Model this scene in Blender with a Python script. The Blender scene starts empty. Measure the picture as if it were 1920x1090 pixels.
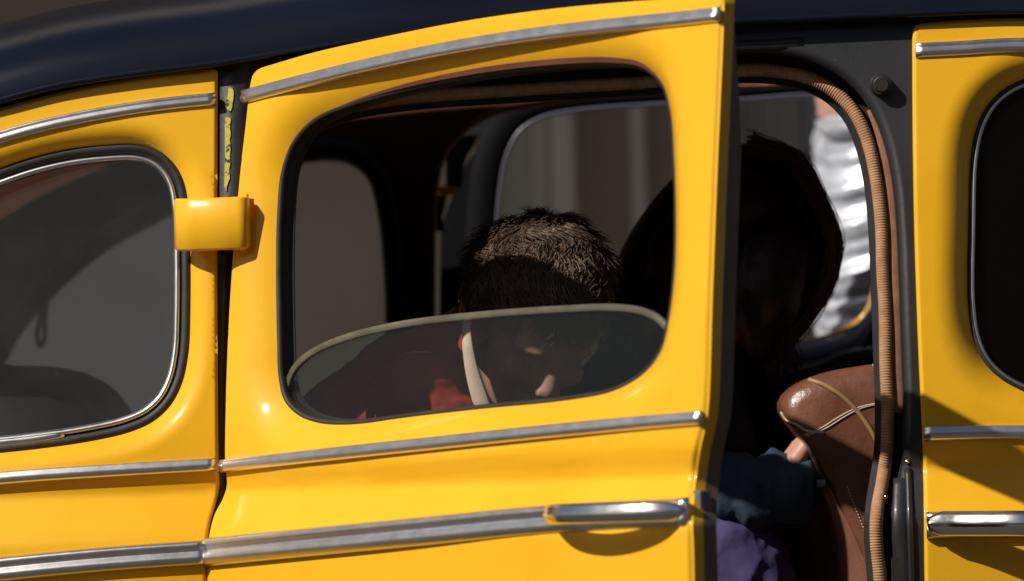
import bpy, bmesh, math, random
import numpy as np
from mathutils import Vector, Matrix, noise
from mathutils.geometry import delaunay_2d_cdt
random.seed(7)
rad = math.radians
C = bpy.context.scene.collection

# ------------------------------------------------------------------ camera, sky, sun, exposure
CAM = Vector((0.0, -10.0, 1.00))
FPX = 15230.0                                  # focal length in photograph pixels (1920 wide)
PITCH, ROLL = math.atan(0.025), rad(1.8)
fwd = Vector((0, math.cos(PITCH), math.sin(PITCH)))
up0 = Vector((0, -math.sin(PITCH), math.cos(PITCH)))
rt0 = Vector((1, 0, 0))
RIGHT = rt0 * math.cos(ROLL) - up0 * math.sin(ROLL)
UP = rt0 * math.sin(ROLL) + up0 * math.cos(ROLL)
cam_d = bpy.data.cameras.new('camera')
cam = bpy.data.objects.new('camera', cam_d); C.objects.link(cam)
m = Matrix.Identity(4)
for i in range(3):
    m[i][0] = RIGHT[i]; m[i][1] = UP[i]; m[i][2] = -fwd[i]; m[i][3] = CAM[i]
cam.matrix_world = m
cam_d.sensor_width = 36; cam_d.lens = FPX * 36 / 1920
cam_d.clip_start = 0.5; cam_d.clip_end = 2000
cam_d.dof.use_dof = True; cam_d.dof.focus_distance = 10.05; cam_d.dof.aperture_fstop = 5.0
S = bpy.context.scene
S.camera = cam
SUN = Vector((-1.5, -1.0, 1.52)).normalized()
w = bpy.data.worlds.new('World'); S.world = w; w.use_nodes = True
nt = w.node_tree; bg = nt.nodes['Background']
sky = nt.nodes.new('ShaderNodeTexSky'); sky.sky_type = 'NISHITA'; sky.sun_disc = False
sky.sun_elevation = math.asin(SUN.z); sky.sun_rotation = math.atan2(SUN.x, SUN.y)
sky.dust_density = 2.0
nt.links.new(sky.outputs[0], bg.inputs[0]); bg.inputs[1].default_value = 0.037
sl = bpy.data.lights.new('sun', 'SUN'); sl.energy = 4.8; sl.angle = rad(0.5); sl.color = (1.0, 0.93, 0.82)
so = bpy.data.objects.new('sun', sl); C.objects.link(so)
so.rotation_euler = SUN.to_track_quat('Z', 'Y').to_euler(); so.location = SUN * 30
S.view_settings.view_transform = 'Standard'; S.view_settings.look = 'None'
S.view_settings.exposure = 0.0; S.view_settings.gamma = 1.0; S.view_settings.use_curve_mapping = False
S.cycles.use_denoising = True
S.cycles.max_bounces = 8; S.cycles.transparent_max_bounces = 16
S.cycles.sample_clamp_indirect = 4.0

# ------------------------------------------------------------------ helpers: materials
def mat(name, col, rough=0.5, metal=0.0, spec=0.5, coat=0.0, coat_rough=0.1):
    ma = bpy.data.materials.new(name); ma.use_nodes = True
    b = ma.node_tree.nodes['Principled BSDF']
    b.inputs['Base Color'].default_value = (*col, 1); b.inputs['Roughness'].default_value = rough
    b.inputs['Metallic'].default_value = metal; b.inputs['Specular IOR Level'].default_value = spec
    b.inputs['Coat Weight'].default_value = coat; b.inputs['Coat Roughness'].default_value = coat_rough
    return ma, ma.node_tree, b
def nz(t, scale, detail=4, rough=0.6, coords='Object', stretch=None):
    tc = t.nodes.new('ShaderNodeTexCoord'); n = t.nodes.new('ShaderNodeTexNoise')
    n.inputs['Scale'].default_value = scale; n.inputs['Detail'].default_value = detail
    n.inputs['Roughness'].default_value = rough
    src = tc.outputs[coords]
    if stretch:
        mp = t.nodes.new('ShaderNodeMapping'); mp.inputs['Scale'].default_value = stretch
        t.links.new(src, mp.inputs[0]); src = mp.outputs[0]
    t.links.new(src, n.inputs['Vector']); return n
def ramp(t, src, stops):
    r = t.nodes.new('ShaderNodeValToRGB'); e = r.color_ramp.elements
    while len(e) < len(stops): e.new(0.5)
    for el, (p, c) in zip(e, stops):
        el.position = p; el.color = (*c, 1) if len(c) == 3 else c
    t.links.new(src, r.inputs[0]); return r
def mix(t, fac, a, b):
    mx = t.nodes.new('ShaderNodeMix'); mx.data_type = 'RGBA'
    if hasattr(fac, 'node'): t.links.new(fac, mx.inputs[0])
    else: mx.inputs[0].default_value = fac
    for k, v in ((6, a), (7, b)):
        if hasattr(v, 'node'): t.links.new(v, mx.inputs[k])
        else: mx.inputs[k].default_value = (*v, 1)
    return mx.outputs[2]
def bump(t, b, src, strength, dist):
    bp = t.nodes.new('ShaderNodeBump'); bp.inputs['Strength'].default_value = strength
    bp.inputs['Distance'].default_value = dist
    t.links.new(src, bp.inputs['Height']); t.links.new(bp.outputs[0], b.inputs['Normal'])
g3 = lambda v: (v, v, v)

def varied(name, c1, c2, scale, rough=0.6, spec=0.4, bumpd=0.0, bscale=200, metal=0.0, stretch=None, specks=None, coat=0.0):
    ma, t, b = mat(name, c1, rough, metal, spec, coat)
    n = nz(t, scale, stretch=stretch)
    out = ramp(t, n.outputs[0], [(0.3, c1), (0.7, c2)]).outputs[0]
    if specks:
        n2 = nz(t, specks[0], 5, 0.75, stretch=specks[3] if len(specks) > 3 else None)
        f = ramp(t, n2.outputs[0], [(specks[1], g3(0)), (specks[1] + 0.04, g3(1))]).outputs[0]
        out = mix(t, f, out, specks[2])
    t.links.new(out, b.inputs['Base Color'])
    if bumpd:
        n3 = nz(t, bscale, 6); bump(t, b, n3.outputs[0], 0.5, bumpd)
    return ma
M = {}
# taxi paint: sun-faded yellow enamel, hand-brushed, faint orange peel, dust and grime specks
ma, t, b = mat('yellow_paint', (0.86, 0.46, 0.03), 0.38, spec=0.12, coat=0.6, coat_rough=0.10)
n = nz(t, 3.0, 5, 0.6)
c = ramp(t, n.outputs[0], [(0.3, (0.77, 0.39, 0.011)), (0.7, (0.84, 0.465, 0.020))]).outputs[0]
n2 = nz(t, 60, 6, 0.8); f = ramp(t, n2.outputs[0], [(0.66, g3(0)), (0.72, g3(1))]).outputs[0]
c = mix(t, f, c, (0.74, 0.36, 0.03))
n4 = nz(t, 330, 3, 0.7); f = ramp(t, n4.outputs[0], [(0.74, g3(0)), (0.77, g3(0.6))]).outputs[0]
c = mix(t, f, c, (0.35, 0.17, 0.03))
t.links.new(c, b.inputs['Base Color'])
n3 = nz(t, 90, 3, 0.5); bump(t, b, n3.outputs[0], 0.10, 0.002)
r = ramp(t, n.outputs[0], [(0.3, g3(0.34)), (0.7, g3(0.46))]); t.links.new(r.outputs[0], b.inputs['Roughness'])
M['yellow'] = ma
M['black'] = varied('dusty_black_paint', (0.014, 0.014, 0.017), (0.026, 0.026, 0.030), 6, 0.45, 0.5, 0.0008, 60,
                    specks=(40, 0.66, (0.10, 0.09, 0.085), (1, 1, 2.6)), coat=0.2)
M['roof'] = varied('black_roof_paint', (0.004, 0.006, 0.014), (0.008, 0.010, 0.020), 3, 0.34, 0.5, 0.0006, 30,
                   specks=(26, 0.72, (0.14, 0.14, 0.15), (1, 1, 3)), coat=0.1)
M['roof'].node_tree.nodes['Principled BSDF'].inputs['Specular IOR Level'].default_value = 0.3
M['roof'].node_tree.nodes['Principled BSDF'].inputs['Roughness'].default_value = 0.24
M['roof'].node_tree.nodes['Principled BSDF'].inputs['Coat Roughness'].default_value = 0.3
M['edge'] = varied('worn_grey_edge_paint', (0.10, 0.075, 0.05), (0.15, 0.115, 0.08), 14, 0.55, 0.4, 0.001, 60, stretch=(1, 1, 0.3))
M['trimblack'] = varied('dull_black_trim', (0.003, 0.003, 0.005), (0.006, 0.006, 0.009), 8, 0.7, 0.15)
M['seal'] = varied('black_rubber', (0.012, 0.011, 0.011), (0.03, 0.028, 0.027), 20, 0.55, 0.4, 0.0006, 150)
M['channel'] = varied('window_channel_grey', (0.03, 0.027, 0.025), (0.055, 0.05, 0.047), 14, 0.7, 0.3, 0.0008, 200)
def chrome(name, c, r0, r1):
    ma, t, b = mat(name, c, 0.2, 1.0)
    n = nz(t, 40, 5, 0.7); r = ramp(t, n.outputs[0], [(0.3, g3(r0)), (0.7, g3(r1))])
    t.links.new(r.outputs[0], b.inputs['Roughness'])
    n2 = nz(t, 25, 4, 0.7); cc = ramp(t, n2.outputs[0], [(0.40, c), (0.8, tuple(x * 0.93 for x in c))])
    t.links.new(cc.outputs[0], b.inputs['Base Color'])
    bump(t, b, n.outputs[0], 0.04, 0.0006); return ma
M['alu'] = chrome('weathered_aluminium', (0.80, 0.78, 0.79), 0.28, 0.35)
M['chrome'] = chrome('chrome', (0.90, 0.89, 0.88), 0.12, 0.22)
M['leather'] = varied('brown_leather', (0.12, 0.045, 0.025), (0.21, 0.09, 0.055), 14, 0.30, 0.5, 0.004, 38,
                      specks=(30, 0.70, (0.09, 0.03, 0.015)))
M['leather_trim'] = varied('tan_leather_piping', (0.25, 0.14, 0.06), (0.34, 0.20, 0.09), 30, 0.5, 0.4)
M['thread'] = mat('pale_thread', (0.55, 0.42, 0.32), 0.8)[0]
M['vinyl'] = varied('dark_brown_vinyl', (0.17, 0.068, 0.042), (0.23, 0.10, 0.062), 20, 0.55, 0.4, 0.0005, 200)
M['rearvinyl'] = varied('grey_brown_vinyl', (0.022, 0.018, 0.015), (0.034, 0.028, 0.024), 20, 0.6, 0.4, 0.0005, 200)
M['cord'] = varied('tan_woven_cord', (0.33, 0.17, 0.085), (0.48, 0.27, 0.15), 60, 0.85, 0.2, 0.0008, 500)
M['flap'] = varied('faded_brown_felt', (0.20, 0.09, 0.055), (0.30, 0.15, 0.09), 40, 0.9, 0.2, 0.0008, 400)
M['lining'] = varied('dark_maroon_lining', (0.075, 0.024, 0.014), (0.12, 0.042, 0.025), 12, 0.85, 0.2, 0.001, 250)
M['oldpaint'] = varied('chipped_lemon_paint', (0.50, 0.47, 0.05), (0.68, 0.64, 0.12), 60, 0.6, 0.3, 0.002, 200, specks=(110, 0.53, (0.05, 0.045, 0.03)))
M['navy'] = varied('navy_painted_frame', (0.012, 0.014, 0.035), (0.022, 0.025, 0.055), 10, 0.45)
M['violet'] = varied('grey_violet_enamel', (0.11, 0.11, 0.16), (0.17, 0.17, 0.23), 8, 0.35, 0.5)
def glass(name, dust, tint, dcol):
    ma = bpy.data.materials.new(name); ma.use_nodes = True; t = ma.node_tree
    t.nodes.clear(); out = t.nodes.new('ShaderNodeOutputMaterial')
    tr = t.nodes.new('ShaderNodeBsdfTransparent'); tr.inputs[0].default_value = (*tint, 1)
    gl = t.nodes.new('ShaderNodeBsdfGlossy'); gl.inputs['Roughness'].default_value = 0.04
    lw = t.nodes.new('ShaderNodeLayerWeight'); lw.inputs[0].default_value = 0.5
    pw = t.nodes.new('ShaderNodeMath'); pw.operation = 'POWER'; pw.inputs[1].default_value = 5; t.links.new(lw.outputs['Facing'], pw.inputs[0])
    fr = t.nodes.new('ShaderNodeMath'); fr.operation = 'MULTIPLY_ADD'; fr.inputs[1].default_value = 0.96; fr.inputs[2].default_value = 0.035; t.links.new(pw.outputs[0], fr.inputs[0])
    m1 = t.nodes.new('ShaderNodeMixShader'); t.links.new(fr.outputs[0], m1.inputs[0])
    t.links.new(tr.outputs[0], m1.inputs[1]); t.links.new(gl.outputs[0], m1.inputs[2])
    df = t.nodes.new('ShaderNodeBsdfDiffuse'); df.inputs[0].default_value = (*dcol, 1)
    n = nz(t, 7, 5, 0.65); r = ramp(t, n.outputs[0], [(0.3, g3(dust * 0.7)), (0.75, g3(dust * 1.35))])
    n2 = nz(t, 130, 3, 0.8); r2 = ramp(t, n2.outputs[0], [(0.70, g3(0)), (0.76, g3(0.14))])
    ad = t.nodes.new('ShaderNodeMath'); t.links.new(r.outputs[0], ad.inputs[0]); t.links.new(r2.outputs[0], ad.inputs[1])
    m2 = t.nodes.new('ShaderNodeMixShader'); t.links.new(ad.outputs[0], m2.inputs[0])
    t.links.new(m1.outputs[0], m2.inputs[1]); t.links.new(df.outputs[0], m2.inputs[2])
    t.links.new(m2.outputs[0], out.inputs[0]); return ma
M['glass_dusty'] = glass('dusty_glass', 0.034, (0.80, 0.82, 0.82), (0.42, 0.43, 0.44))
M['glass_clean'] = glass('clean_glass', 0.003, (0.62, 0.64, 0.63), (0.4, 0.4, 0.4))
M['glass'] = glass('clear_glass', 0.008, (0.80, 0.84, 0.81), (0.45, 0.43, 0.40))
M['glass_edge'] = varied('ground_glass_edge', (0.075, 0.072, 0.05), (0.13, 0.125, 0.09), 30, 0.25, 0.5)
M['hair_rim'] = varied('backlit_rim_hair', (0.10, 0.038, 0.020), (0.22, 0.09, 0.05), 30, 0.4, 0.5)  # lighter brown stands in for backlight on the outer strands
M['skin'] = varied('skin', (0.46, 0.25, 0.18), (0.54, 0.30, 0.22), 20, 0.5, 0.4, 0.0004, 300)
M['skin'].node_tree.nodes['Principled BSDF'].inputs['Subsurface Weight'].default_value = 0.15
M['skin'].node_tree.nodes['Principled BSDF'].inputs['Subsurface Scale'].default_value = 0.01
M['hair_brown'] = varied('brown_hair', (0.075, 0.046, 0.031), (0.23, 0.152, 0.106), 60, 0.45, 0.5)
M['hair_black'] = varied('dark_hair', (0.014, 0.007, 0.005), (0.045, 0.020, 0.013), 30, 0.35, 0.5)
M['red'] = varied('red_cotton', (0.40, 0.045, 0.04), (0.52, 0.07, 0.055), 14, 0.85, 0.2, 0.002, 60)
M['white'] = varied('off_white_webbing', (0.66, 0.47, 0.38), (0.80, 0.60, 0.50), 30, 0.8, 0.2, 0.001, 300)
M['denim'] = varied('navy_denim', (0.026, 0.038, 0.062), (0.050, 0.068, 0.11), 25, 0.9, 0.15, 0.002, 120)
M['purple'] = varied('purple_cotton', (0.038, 0.031, 0.095), (0.07, 0.056, 0.155), 10, 0.85, 0.2, 0.003, 40)
M['black_cloth'] = varied('black_cloth', (0.008, 0.008, 0.010), (0.015, 0.014, 0.016), 12, 0.9, 0.2, 0.003, 50)
M['wall'] = varied('stained_brown_plaster', (0.42, 0.35, 0.285), (0.54, 0.455, 0.375), 1.6, 0.9, 0.2, 0.004, 30)
M['pilaster'] = varied('pale_grey_timber', (0.68, 0.63, 0.61), (0.82, 0.77, 0.74), 3, 0.7, 0.3, 0.002, 40, stretch=(6, 6, 0.7))
M['shutter'] = varied('grey_green_boards', (0.42, 0.43, 0.39), (0.54, 0.55, 0.50), 3, 0.7, 0.3, 0.002, 40, stretch=(6, 6, 0.6))
M['panelgrey'] = varied('pale_grey_panel', (0.62, 0.62, 0.64), (0.72, 0.72, 0.74), 2, 0.7, 0.3, 0.002, 40)
M['bluegrey'] = varied('blue_grey_pipe', (0.34, 0.37, 0.44), (0.44, 0.47, 0.55), 6, 0.5)
M['foil'] = varied('silver_tarpaulin', (0.36, 0.39, 0.46), (0.80, 0.84, 0.95), 7, 0.36, 0.6, 0.006, 24, metal=0.35, stretch=(2, 2, 9))  # bluish streaks put reflected sky into the tarpaulin's colour
M['pink'] = varied('faded_pink_blanket', (0.50, 0.26, 0.21), (0.60, 0.34, 0.28), 10, 0.9, 0.2, 0.003, 40)
M['asphalt'] = varied('asphalt', (0.045, 0.042, 0.04), (0.065, 0.06, 0.055), 8, 0.9, 0.2, 0.004, 120)
M['paving'] = varied('paving', (0.13, 0.115, 0.10), (0.18, 0.16, 0.14), 5, 0.9, 0.2, 0.003, 60)
M['facade'] = varied('ochre_stucco', (0.40, 0.35, 0.30), (0.50, 0.44, 0.38), 0.8, 0.9, 0.2)
M['darkglass'] = mat('dark_window_glass', (0.02, 0.022, 0.025), 0.1)[0]
M['added_awning'] = varied('green_canvas', (0.34, 0.37, 0.31), (0.42, 0.45, 0.38), 4, 0.9, 0.2)
M['steel'] = varied('painted_steel', (0.10, 0.10, 0.11), (0.16, 0.16, 0.17), 10, 0.45)

# ------------------------------------------------------------------ helpers: geometry
class Frame:
    """rigid frame of a panel: rotation about a vertical hinge axis"""
    def __init__(s, hx=0, hy=0, ang=0):
        s.h = Vector((hx, hy, 0)); s.ang = ang
        s.R = Matrix.Rotation(ang, 3, 'Z'); s.Ri = s.R.inverted()
    def to_local(s, p): return s.Ri @ (p - s.h) + s.h
BODY = Frame()
HX, HY = -0.376, -0.010
DOOR = Frame(HX, HY, -rad(48))
def sstep(a, b, x):
    t_ = min(1, max(0, (x - a) / (b - a))); return t_ * t_ * (3 - 2 * t_)
def softpos(x, k=0.006): return 0.5 * (x + math.sqrt(x * x + k * k))
def Yb(x, z):
    a = softpos(z - 1.06, 0.03)
    y = 0.10 * a + 0.12 * a * a
    y += 0.34 * (softpos(1.045 - z, 0.004) - softpos(1.016 - z, 0.004)) - 0.62 * (softpos(1.016 - z, 0.004) - softpos(0.957 - z))
    y -= -0.05 * softpos(0.957 - z)
    if x < -0.36: y += 0.22 * (x + 0.36) ** 2
    if x > 0.7: y += 0.10 * (x - 0.7) ** 2
    return y
def ray(px, py):
    return (fwd + RIGHT * ((px - 960) / FPX) + UP * ((545 - py) / FPX))
def P(px, py, off=0.0, fr=BODY):
    d = fr.Ri @ ray(px, py); o = fr.to_local(CAM)
    g = lambda t_: (o.y + d.y * t_) - (Yb(o.x + d.x * t_, o.z + d.z * t_) + off)
    a, b_ = 6.0, 14.0
    for _ in range(46):
        c_ = 0.5 * (a + b_)
        if g(c_) > 0: b_ = c_
        else: a = c_
    return o + d * a
def W(px, py, Y):
    d = ray(px, py); return CAM + d * ((Y - CAM.y) / d.y)
def crom(pts, closed=False, n=8):
    pts = [tuple(p) for p in pts]; out = []
    N = len(pts)
    rng = range(N) if closed else range(N - 1)
    for i in rng:
        p1, p2 = pts[i], pts[(i + 1) % N]
        p0 = pts[i - 1] if (closed or i > 0) else tuple(2 * a - b_ for a, b_ in zip(p1, p2))
        p3 = pts[(i + 2) % N] if (closed or i + 2 < N) else tuple(2 * b_ - a for a, b_ in zip(p1, p2))
        # centripetal parametrisation keeps corners from overshooting
        d = lambda q, r_: max(1e-9, math.dist(q, r_)) ** 0.5
        t0 = 0; t1 = t0 + d(p0, p1); t2 = t1 + d(p1, p2); t3 = t2 + d(p2, p3)
        for k in range(n):
            t_ = t1 + (t2 - t1) * k / n
            q = []
            for a0, a1, a2, a3 in zip(p0, p1, p2, p3):
                A1 = (t1 - t_) / (t1 - t0) * a0 + (t_ - t0) / (t1 - t0) * a1
                A2 = (t2 - t_) / (t2 - t1) * a1 + (t_ - t1) / (t2 - t1) * a2
                A3 = (t3 - t_) / (t3 - t2) * a2 + (t_ - t2) / (t3 - t2) * a3
                B1 = (t2 - t_) / (t2 - t0) * A1 + (t_ - t0) / (t2 - t0) * A2
                B2 = (t3 - t_) / (t3 - t1) * A2 + (t_ - t1) / (t3 - t1) * A3
                q.append((t2 - t_) / (t2 - t1) * B1 + (t_ - t1) / (t2 - t1) * B2)
            out.append(tuple(q))
    if not closed: out.append(pts[-1])
    return out
def resample(pts, step, closed=False):
    pts = [Vector(p) for p in pts]
    if closed: pts = pts + [pts[0]]
    L = [0]
    for a, b_ in zip(pts, pts[1:]): L.append(L[-1] + (b_ - a).length)
    n = max(2, int(round(L[-1] / step))); out = []; j = 0
    for k in range(n if closed else n + 1):
        s = L[-1] * k / n
        while j < len(L) - 2 and L[j + 1] < s: j += 1
        f = (s - L[j]) / max(1e-9, L[j + 1] - L[j]); out.append(pts[j].lerp(pts[j + 1], f))
    return out
def obj(name, verts, faces, material, parent=None, loc=None, smooth=True, normals=None, matidx=None, rot=0):
    me = bpy.data.meshes.new(name); me.from_pydata([tuple(v) for v in verts], [], faces); me.update()
    o = bpy.data.objects.new(name, me); C.objects.link(o)
    for mm in (material if isinstance(material, (list, tuple)) else [material]): me.materials.append(mm)
    if matidx is not None: me.polygons.foreach_set('material_index', matidx)
    if smooth: me.polygons.foreach_set('use_smooth', [True] * len(me.polygons))
    if normals is not None: me.normals_split_custom_set_from_vertices(normals)
    if parent: o.parent = parent
    if loc is not None: o.location = loc
    o.rotation_euler.z = rot
    return o
def bmobj(name, bm, material, parent=None, loc=None, smooth=False):
    me = bpy.data.meshes.new(name); bmesh.ops.recalc_face_normals(bm, faces=bm.faces[:]); bm.to_mesh(me); bm.free()
    o = bpy.data.objects.new(name, me); C.objects.link(o)
    for mm in (material if isinstance(material, (list, tuple)) else [material]): me.materials.append(mm)
    if smooth: me.polygons.foreach_set('use_smooth', [True] * len(me.polygons))
    if parent: o.parent = parent
    if loc is not None: o.location = loc
    return o
def thing(name, label, cat, loc=(0, 0, 0), group=None):
    o = bpy.data.objects.new(name, None); C.objects.link(o); o.location = loc
    o['label'] = label; o['category'] = cat
    if group: o['group'] = group
    return o
def box(bm, lo, hi, bev=0.0):
    r_ = bmesh.ops.create_cube(bm, size=1)
    for v in r_['verts']:
        v.co = Vector([lo[i] + (v.co[i] + 0.5) * (hi[i] - lo[i]) for i in range(3)])
    if bev:
        es = list({e for v in r_['verts'] for e in v.link_edges})
        bmesh.ops.bevel(bm, geom=es, offset=bev, segments=2, affect='EDGES', profile=0.6)

taxi = thing('taxi', 'yellow and black old taxi with its rear side door standing open', 'taxi', (0, 0.7, 0))
TO = Vector(taxi.location)
def place(o, fr=BODY, parent=taxi):
    """verts of o are in the frame's closed-body coordinates minus the hinge point"""
    o.parent = parent
    if parent is taxi:
        o.location = fr.h - TO; o.rotation_euler.z = fr.ang
    return o

# ---- pressed sheet panel with window holes whose edges roll inward
def loop_normals(lp):
    n = len(lp); out = []
    area = sum(lp[i][0] * lp[(i + 1) % n][1] - lp[(i + 1) % n][0] * lp[i][1] for i in range(n))
    s = 1 if area > 0 else -1
    for i in range(n):
        a, b_ = lp[i - 1], lp[(i + 1) % n]
        dx, dz = b_[0] - a[0], b_[1] - a[1]; L = math.hypot(dx, dz) or 1
        out.append((s * dz / L, -s * dx / L))          # outward
    return out
def seg_dist(pts, lp):
    P_ = np.asarray(pts, float); A = np.asarray(lp, float); B = np.roll(A, -1, 0); D = B - A
    L2 = (D ** 2).sum(1) + 1e-15; best = np.full(len(P_), 1e9)
    for k in range(0, len(P_), 2000):
        q = P_[k:k + 2000, None, :]; t_ = np.clip(((q - A) * D).sum(2) / L2, 0, 1)
        dd = q - (A + t_[..., None] * D); best[k:k + 2000] = np.sqrt((dd ** 2).sum(2)).min(1)
    return best
def inside(pts, lp):
    P_ = np.asarray(pts, float); A = np.asarray(lp, float); B = np.roll(A, -1, 0)
    x, y = P_[:, 0:1], P_[:, 1:2]
    c_ = ((A[:, 1] > y) != (B[:, 1] > y)) & (x < (B[:, 0] - A[:, 0]) * (y - A[:, 1]) / (B[:, 1] - A[:, 1] + 1e-15) + A[:, 0])
    return (c_.sum(1) % 2) == 1
def panel(name, outline, holes, fr, material, edge=(0.005, 0.005), flange=0.016, back=None, parent=None, off=0.0, grid=0.012):
    """outline: list of (x,z); holes: list of (loop, R, D)"""
    O = resample(outline, 0.008, True); O = [(p[0], p[1]) for p in O]
    HL = [([(p[0], p[1]) for p in resample(h, 0.007, True)], R, D) for h, R, D in holes]
    fixed = []; edges = []
    for lp in [O] + [h[0] for h in HL]:
        s = len(fixed); fixed += lp; edges += [(s + i, s + (i + 1) % len(lp)) for i in range(len(lp))]
    cand = []
    on = loop_normals(O)
    for f_ in (0.3, 0.65, 1.0, 1.6):
        cand += [(p[0] - n_[0] * edge[0] * f_, p[1] - n_[1] * edge[0] * f_, edge[0] * f_ * 0.93, -1) for p, n_ in zip(O, on)]
    for hi, (lp, R, D) in enumerate(HL):
        hn = loop_normals(lp)
        for f_ in (0.06, 0.14, 0.24, 0.36, 0.5, 0.66, 0.83, 1.0, 1.2):
            cand += [(p[0] + n_[0] * R * f_, p[1] + n_[1] * R * f_, R * f_ * 0.93, hi) for p, n_ in zip(lp, hn)]
    xs = [p[0] for p in O]; zs = [p[1] for p in O]
    gx = np.arange(min(xs), max(xs), grid); gz = np.arange(min(zs), max(zs), grid)
    for i, x in enumerate(gx):
        for j, z in enumerate(gz):
            cand.append((x + (0.5 * grid if j % 2 else 0), z, 0.0, -2))
    cp = np.array([(c_[0], c_[1]) for c_ in cand]); md = np.array([c_[2] for c_ in cand]); kind = np.array([c_[3] for c_ in cand])
    ok = inside(cp, O); dO = seg_dist(cp, O); ok &= dO > 0.0012
    ok &= ~((kind == -1) & (dO < md))
    for hi, (lp, R, D) in enumerate(HL):
        d = seg_dist(cp, lp); ok &= ~inside(cp, lp) & (d > 0.001)
        ok &= ~((kind == hi) & (d < md)); ok &= ~((kind == -2) & (d < R * 1.2))
    ok &= ~((kind == -2) & (dO < edge[0] * 1.8))
    pts = fixed + [tuple(p) for p in cp[ok]]
    res = delaunay_2d_cdt([Vector(p) for p in pts], edges, [], 0, 1e-6)
    vv = [(v.x, v.y) for v in res[0]]; ff = res[2]
    cen = np.array([(sum(vv[i][0] for i in f_) / len(f_), sum(vv[i][1] for i in f_) / len(f_)) for f_ in ff])
    keep = inside(cen, O)
    for lp, R, D in HL: keep &= ~inside(cen, lp)
    ff = [f_ for f_, k in zip(ff, keep) if k]
    def depth(pt):
        pt = np.asarray(pt); y = np.array([Yb(x, z) for x, z in pt]) + off
        d = seg_dist(pt, O); y = y + edge[1] * np.clip(1 - d / edge[0], 0, 1) ** 2
        for lp, R, D in HL:
            d = seg_dist(pt, lp) * np.where(inside(pt, lp), -1, 1)
            y = y + D * np.clip(1 - d / R, 0, 1.3) ** 2.3
        return y
    A = np.array(vv); y0 = depth(A); e = 0.0006
    dyx = (depth(A + [e, 0]) - depth(A - [e, 0])) / (2 * e); dyz = (depth(A + [0, e]) - depth(A - [0, e])) / (2 * e)
    N = np.stack([dyx, -np.ones(len(A)), dyz], 1); N /= np.linalg.norm(N, axis=1)[:, None]
    V = [Vector((x, y, z)) - fr.h for (x, z), y in zip(vv, y0)]
    # orient
    F = []
    for f_ in ff:
        a, b_, c_ = V[f_[0]], V[f_[1]], V[f_[2]]
        F.append(list(f_) if (b_ - a).cross(c_ - a).y < 0 else list(reversed(f_)))
    mi = [0] * len(F); NL = [tuple(n_) for n_ in N]
    # return flange round the outline and a back sheet
    if flange:
        yo = depth(np.array(O)); s = len(V)
        for k, dp in enumerate((0.0, flange, flange, back or flange)):
            for (x, z), y, n_ in zip(O, yo, on):
                zz = z - 0.024 if (k == 3 and back and n_[1] > 0.5 and z > max(q_[1] for q_ in O) - 0.25) else z
                dq = dp * (1 - 0.55 * sstep(1.38, 1.56, z)) if (back and k == 3) else min(dp, flange)
                V.append(Vector((x, y + max(dq, flange if k == 3 else 0), zz)) - fr.h); NL.append((n_[0], 0, n_[1]))
        n_ = len(O)
        for k in ((0, 2) if back else (0,)):
            for i in range(n_):
                a, b_ = s + k * n_ + i, s + k * n_ + (i + 1) % n_
                F.append([a, b_, b_ + n_, a + n_]); mi.append(0 if k == 0 else 1)
    mats = [material, M['edge']]
    o = obj(name, V, F, mats, normals=NL, matidx=mi)
    place(o, fr, parent or taxi)
    if back:   # inner sheet of the door, with the same opening
        ctop = max(z for x, z in O); Ao = np.array(O); dO_ = seg_dist(np.array(vv), O); Vb = []
        for (x, z), dd in zip(vv, dO_):
            zz = z
            if dd < 0.03 and z > ctop - 0.25:
                k_ = int(np.argmin(((Ao - [x, z]) ** 2).sum(1)))
                if on[k_][1] > 0.5: zz = z - (0.03 - dd) * 0.8
            Vb.append(Vector((x, Yb(x, z) + off + back * (1 - 0.55 * sstep(1.38, 1.56, z)), zz)) - fr.h)
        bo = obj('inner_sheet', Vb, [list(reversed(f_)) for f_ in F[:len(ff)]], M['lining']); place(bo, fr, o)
    return o
def px_loop(pxs, fr, off=0.0, closed=True, n=6):
    """pixel outline of something lying on the panel -> (x,z) loop in the panel's own plane"""
    return [(q.x, q.z) for q in (P(a, b_, off, fr) for a, b_ in crom(pxs, closed, n))]
def segs_loop(segs, fr, off=0.0):
    out = []
    for s in segs:
        q = crom(s, False, 5) if len(s) > 2 else s
        out += [(v.x, v.z) for v in (P(a, b_, off, fr) for a, b_ in q)]
    res = []
    for p in out:
        if not res or math.dist(p, res[-1]) > 1e-4: res.append(p)
    return res
def ring(name, loop, prof, fr, material, parent, close_prof=False, off=0.0, step=0.006):
    """strips that follow a closed loop on the panel; prof = [(outward offset, depth)]"""
    lp = [(p[0], p[1]) for p in resample(loop, step, True)]; nn = loop_normals(lp)
    V = []; F = []; n = len(lp)
    for e, h in prof:
        for (x, z), q in zip(lp, nn):
            V.append(Vector((x + q[0] * e, Yb(x, z) + off + h, z + q[1] * e)) - fr.h)
    K = len(prof)
    for k in range(K if close_prof else K - 1):
        for i in range(n):
            a, b_ = k * n + i, k * n + (i + 1) % n; k2 = ((k + 1) % K) * n
            F.append([a, b_, k2 + (i + 1) % n, k2 + i])
    o = obj(name, V, F, material); return place(o, fr, parent)
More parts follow.
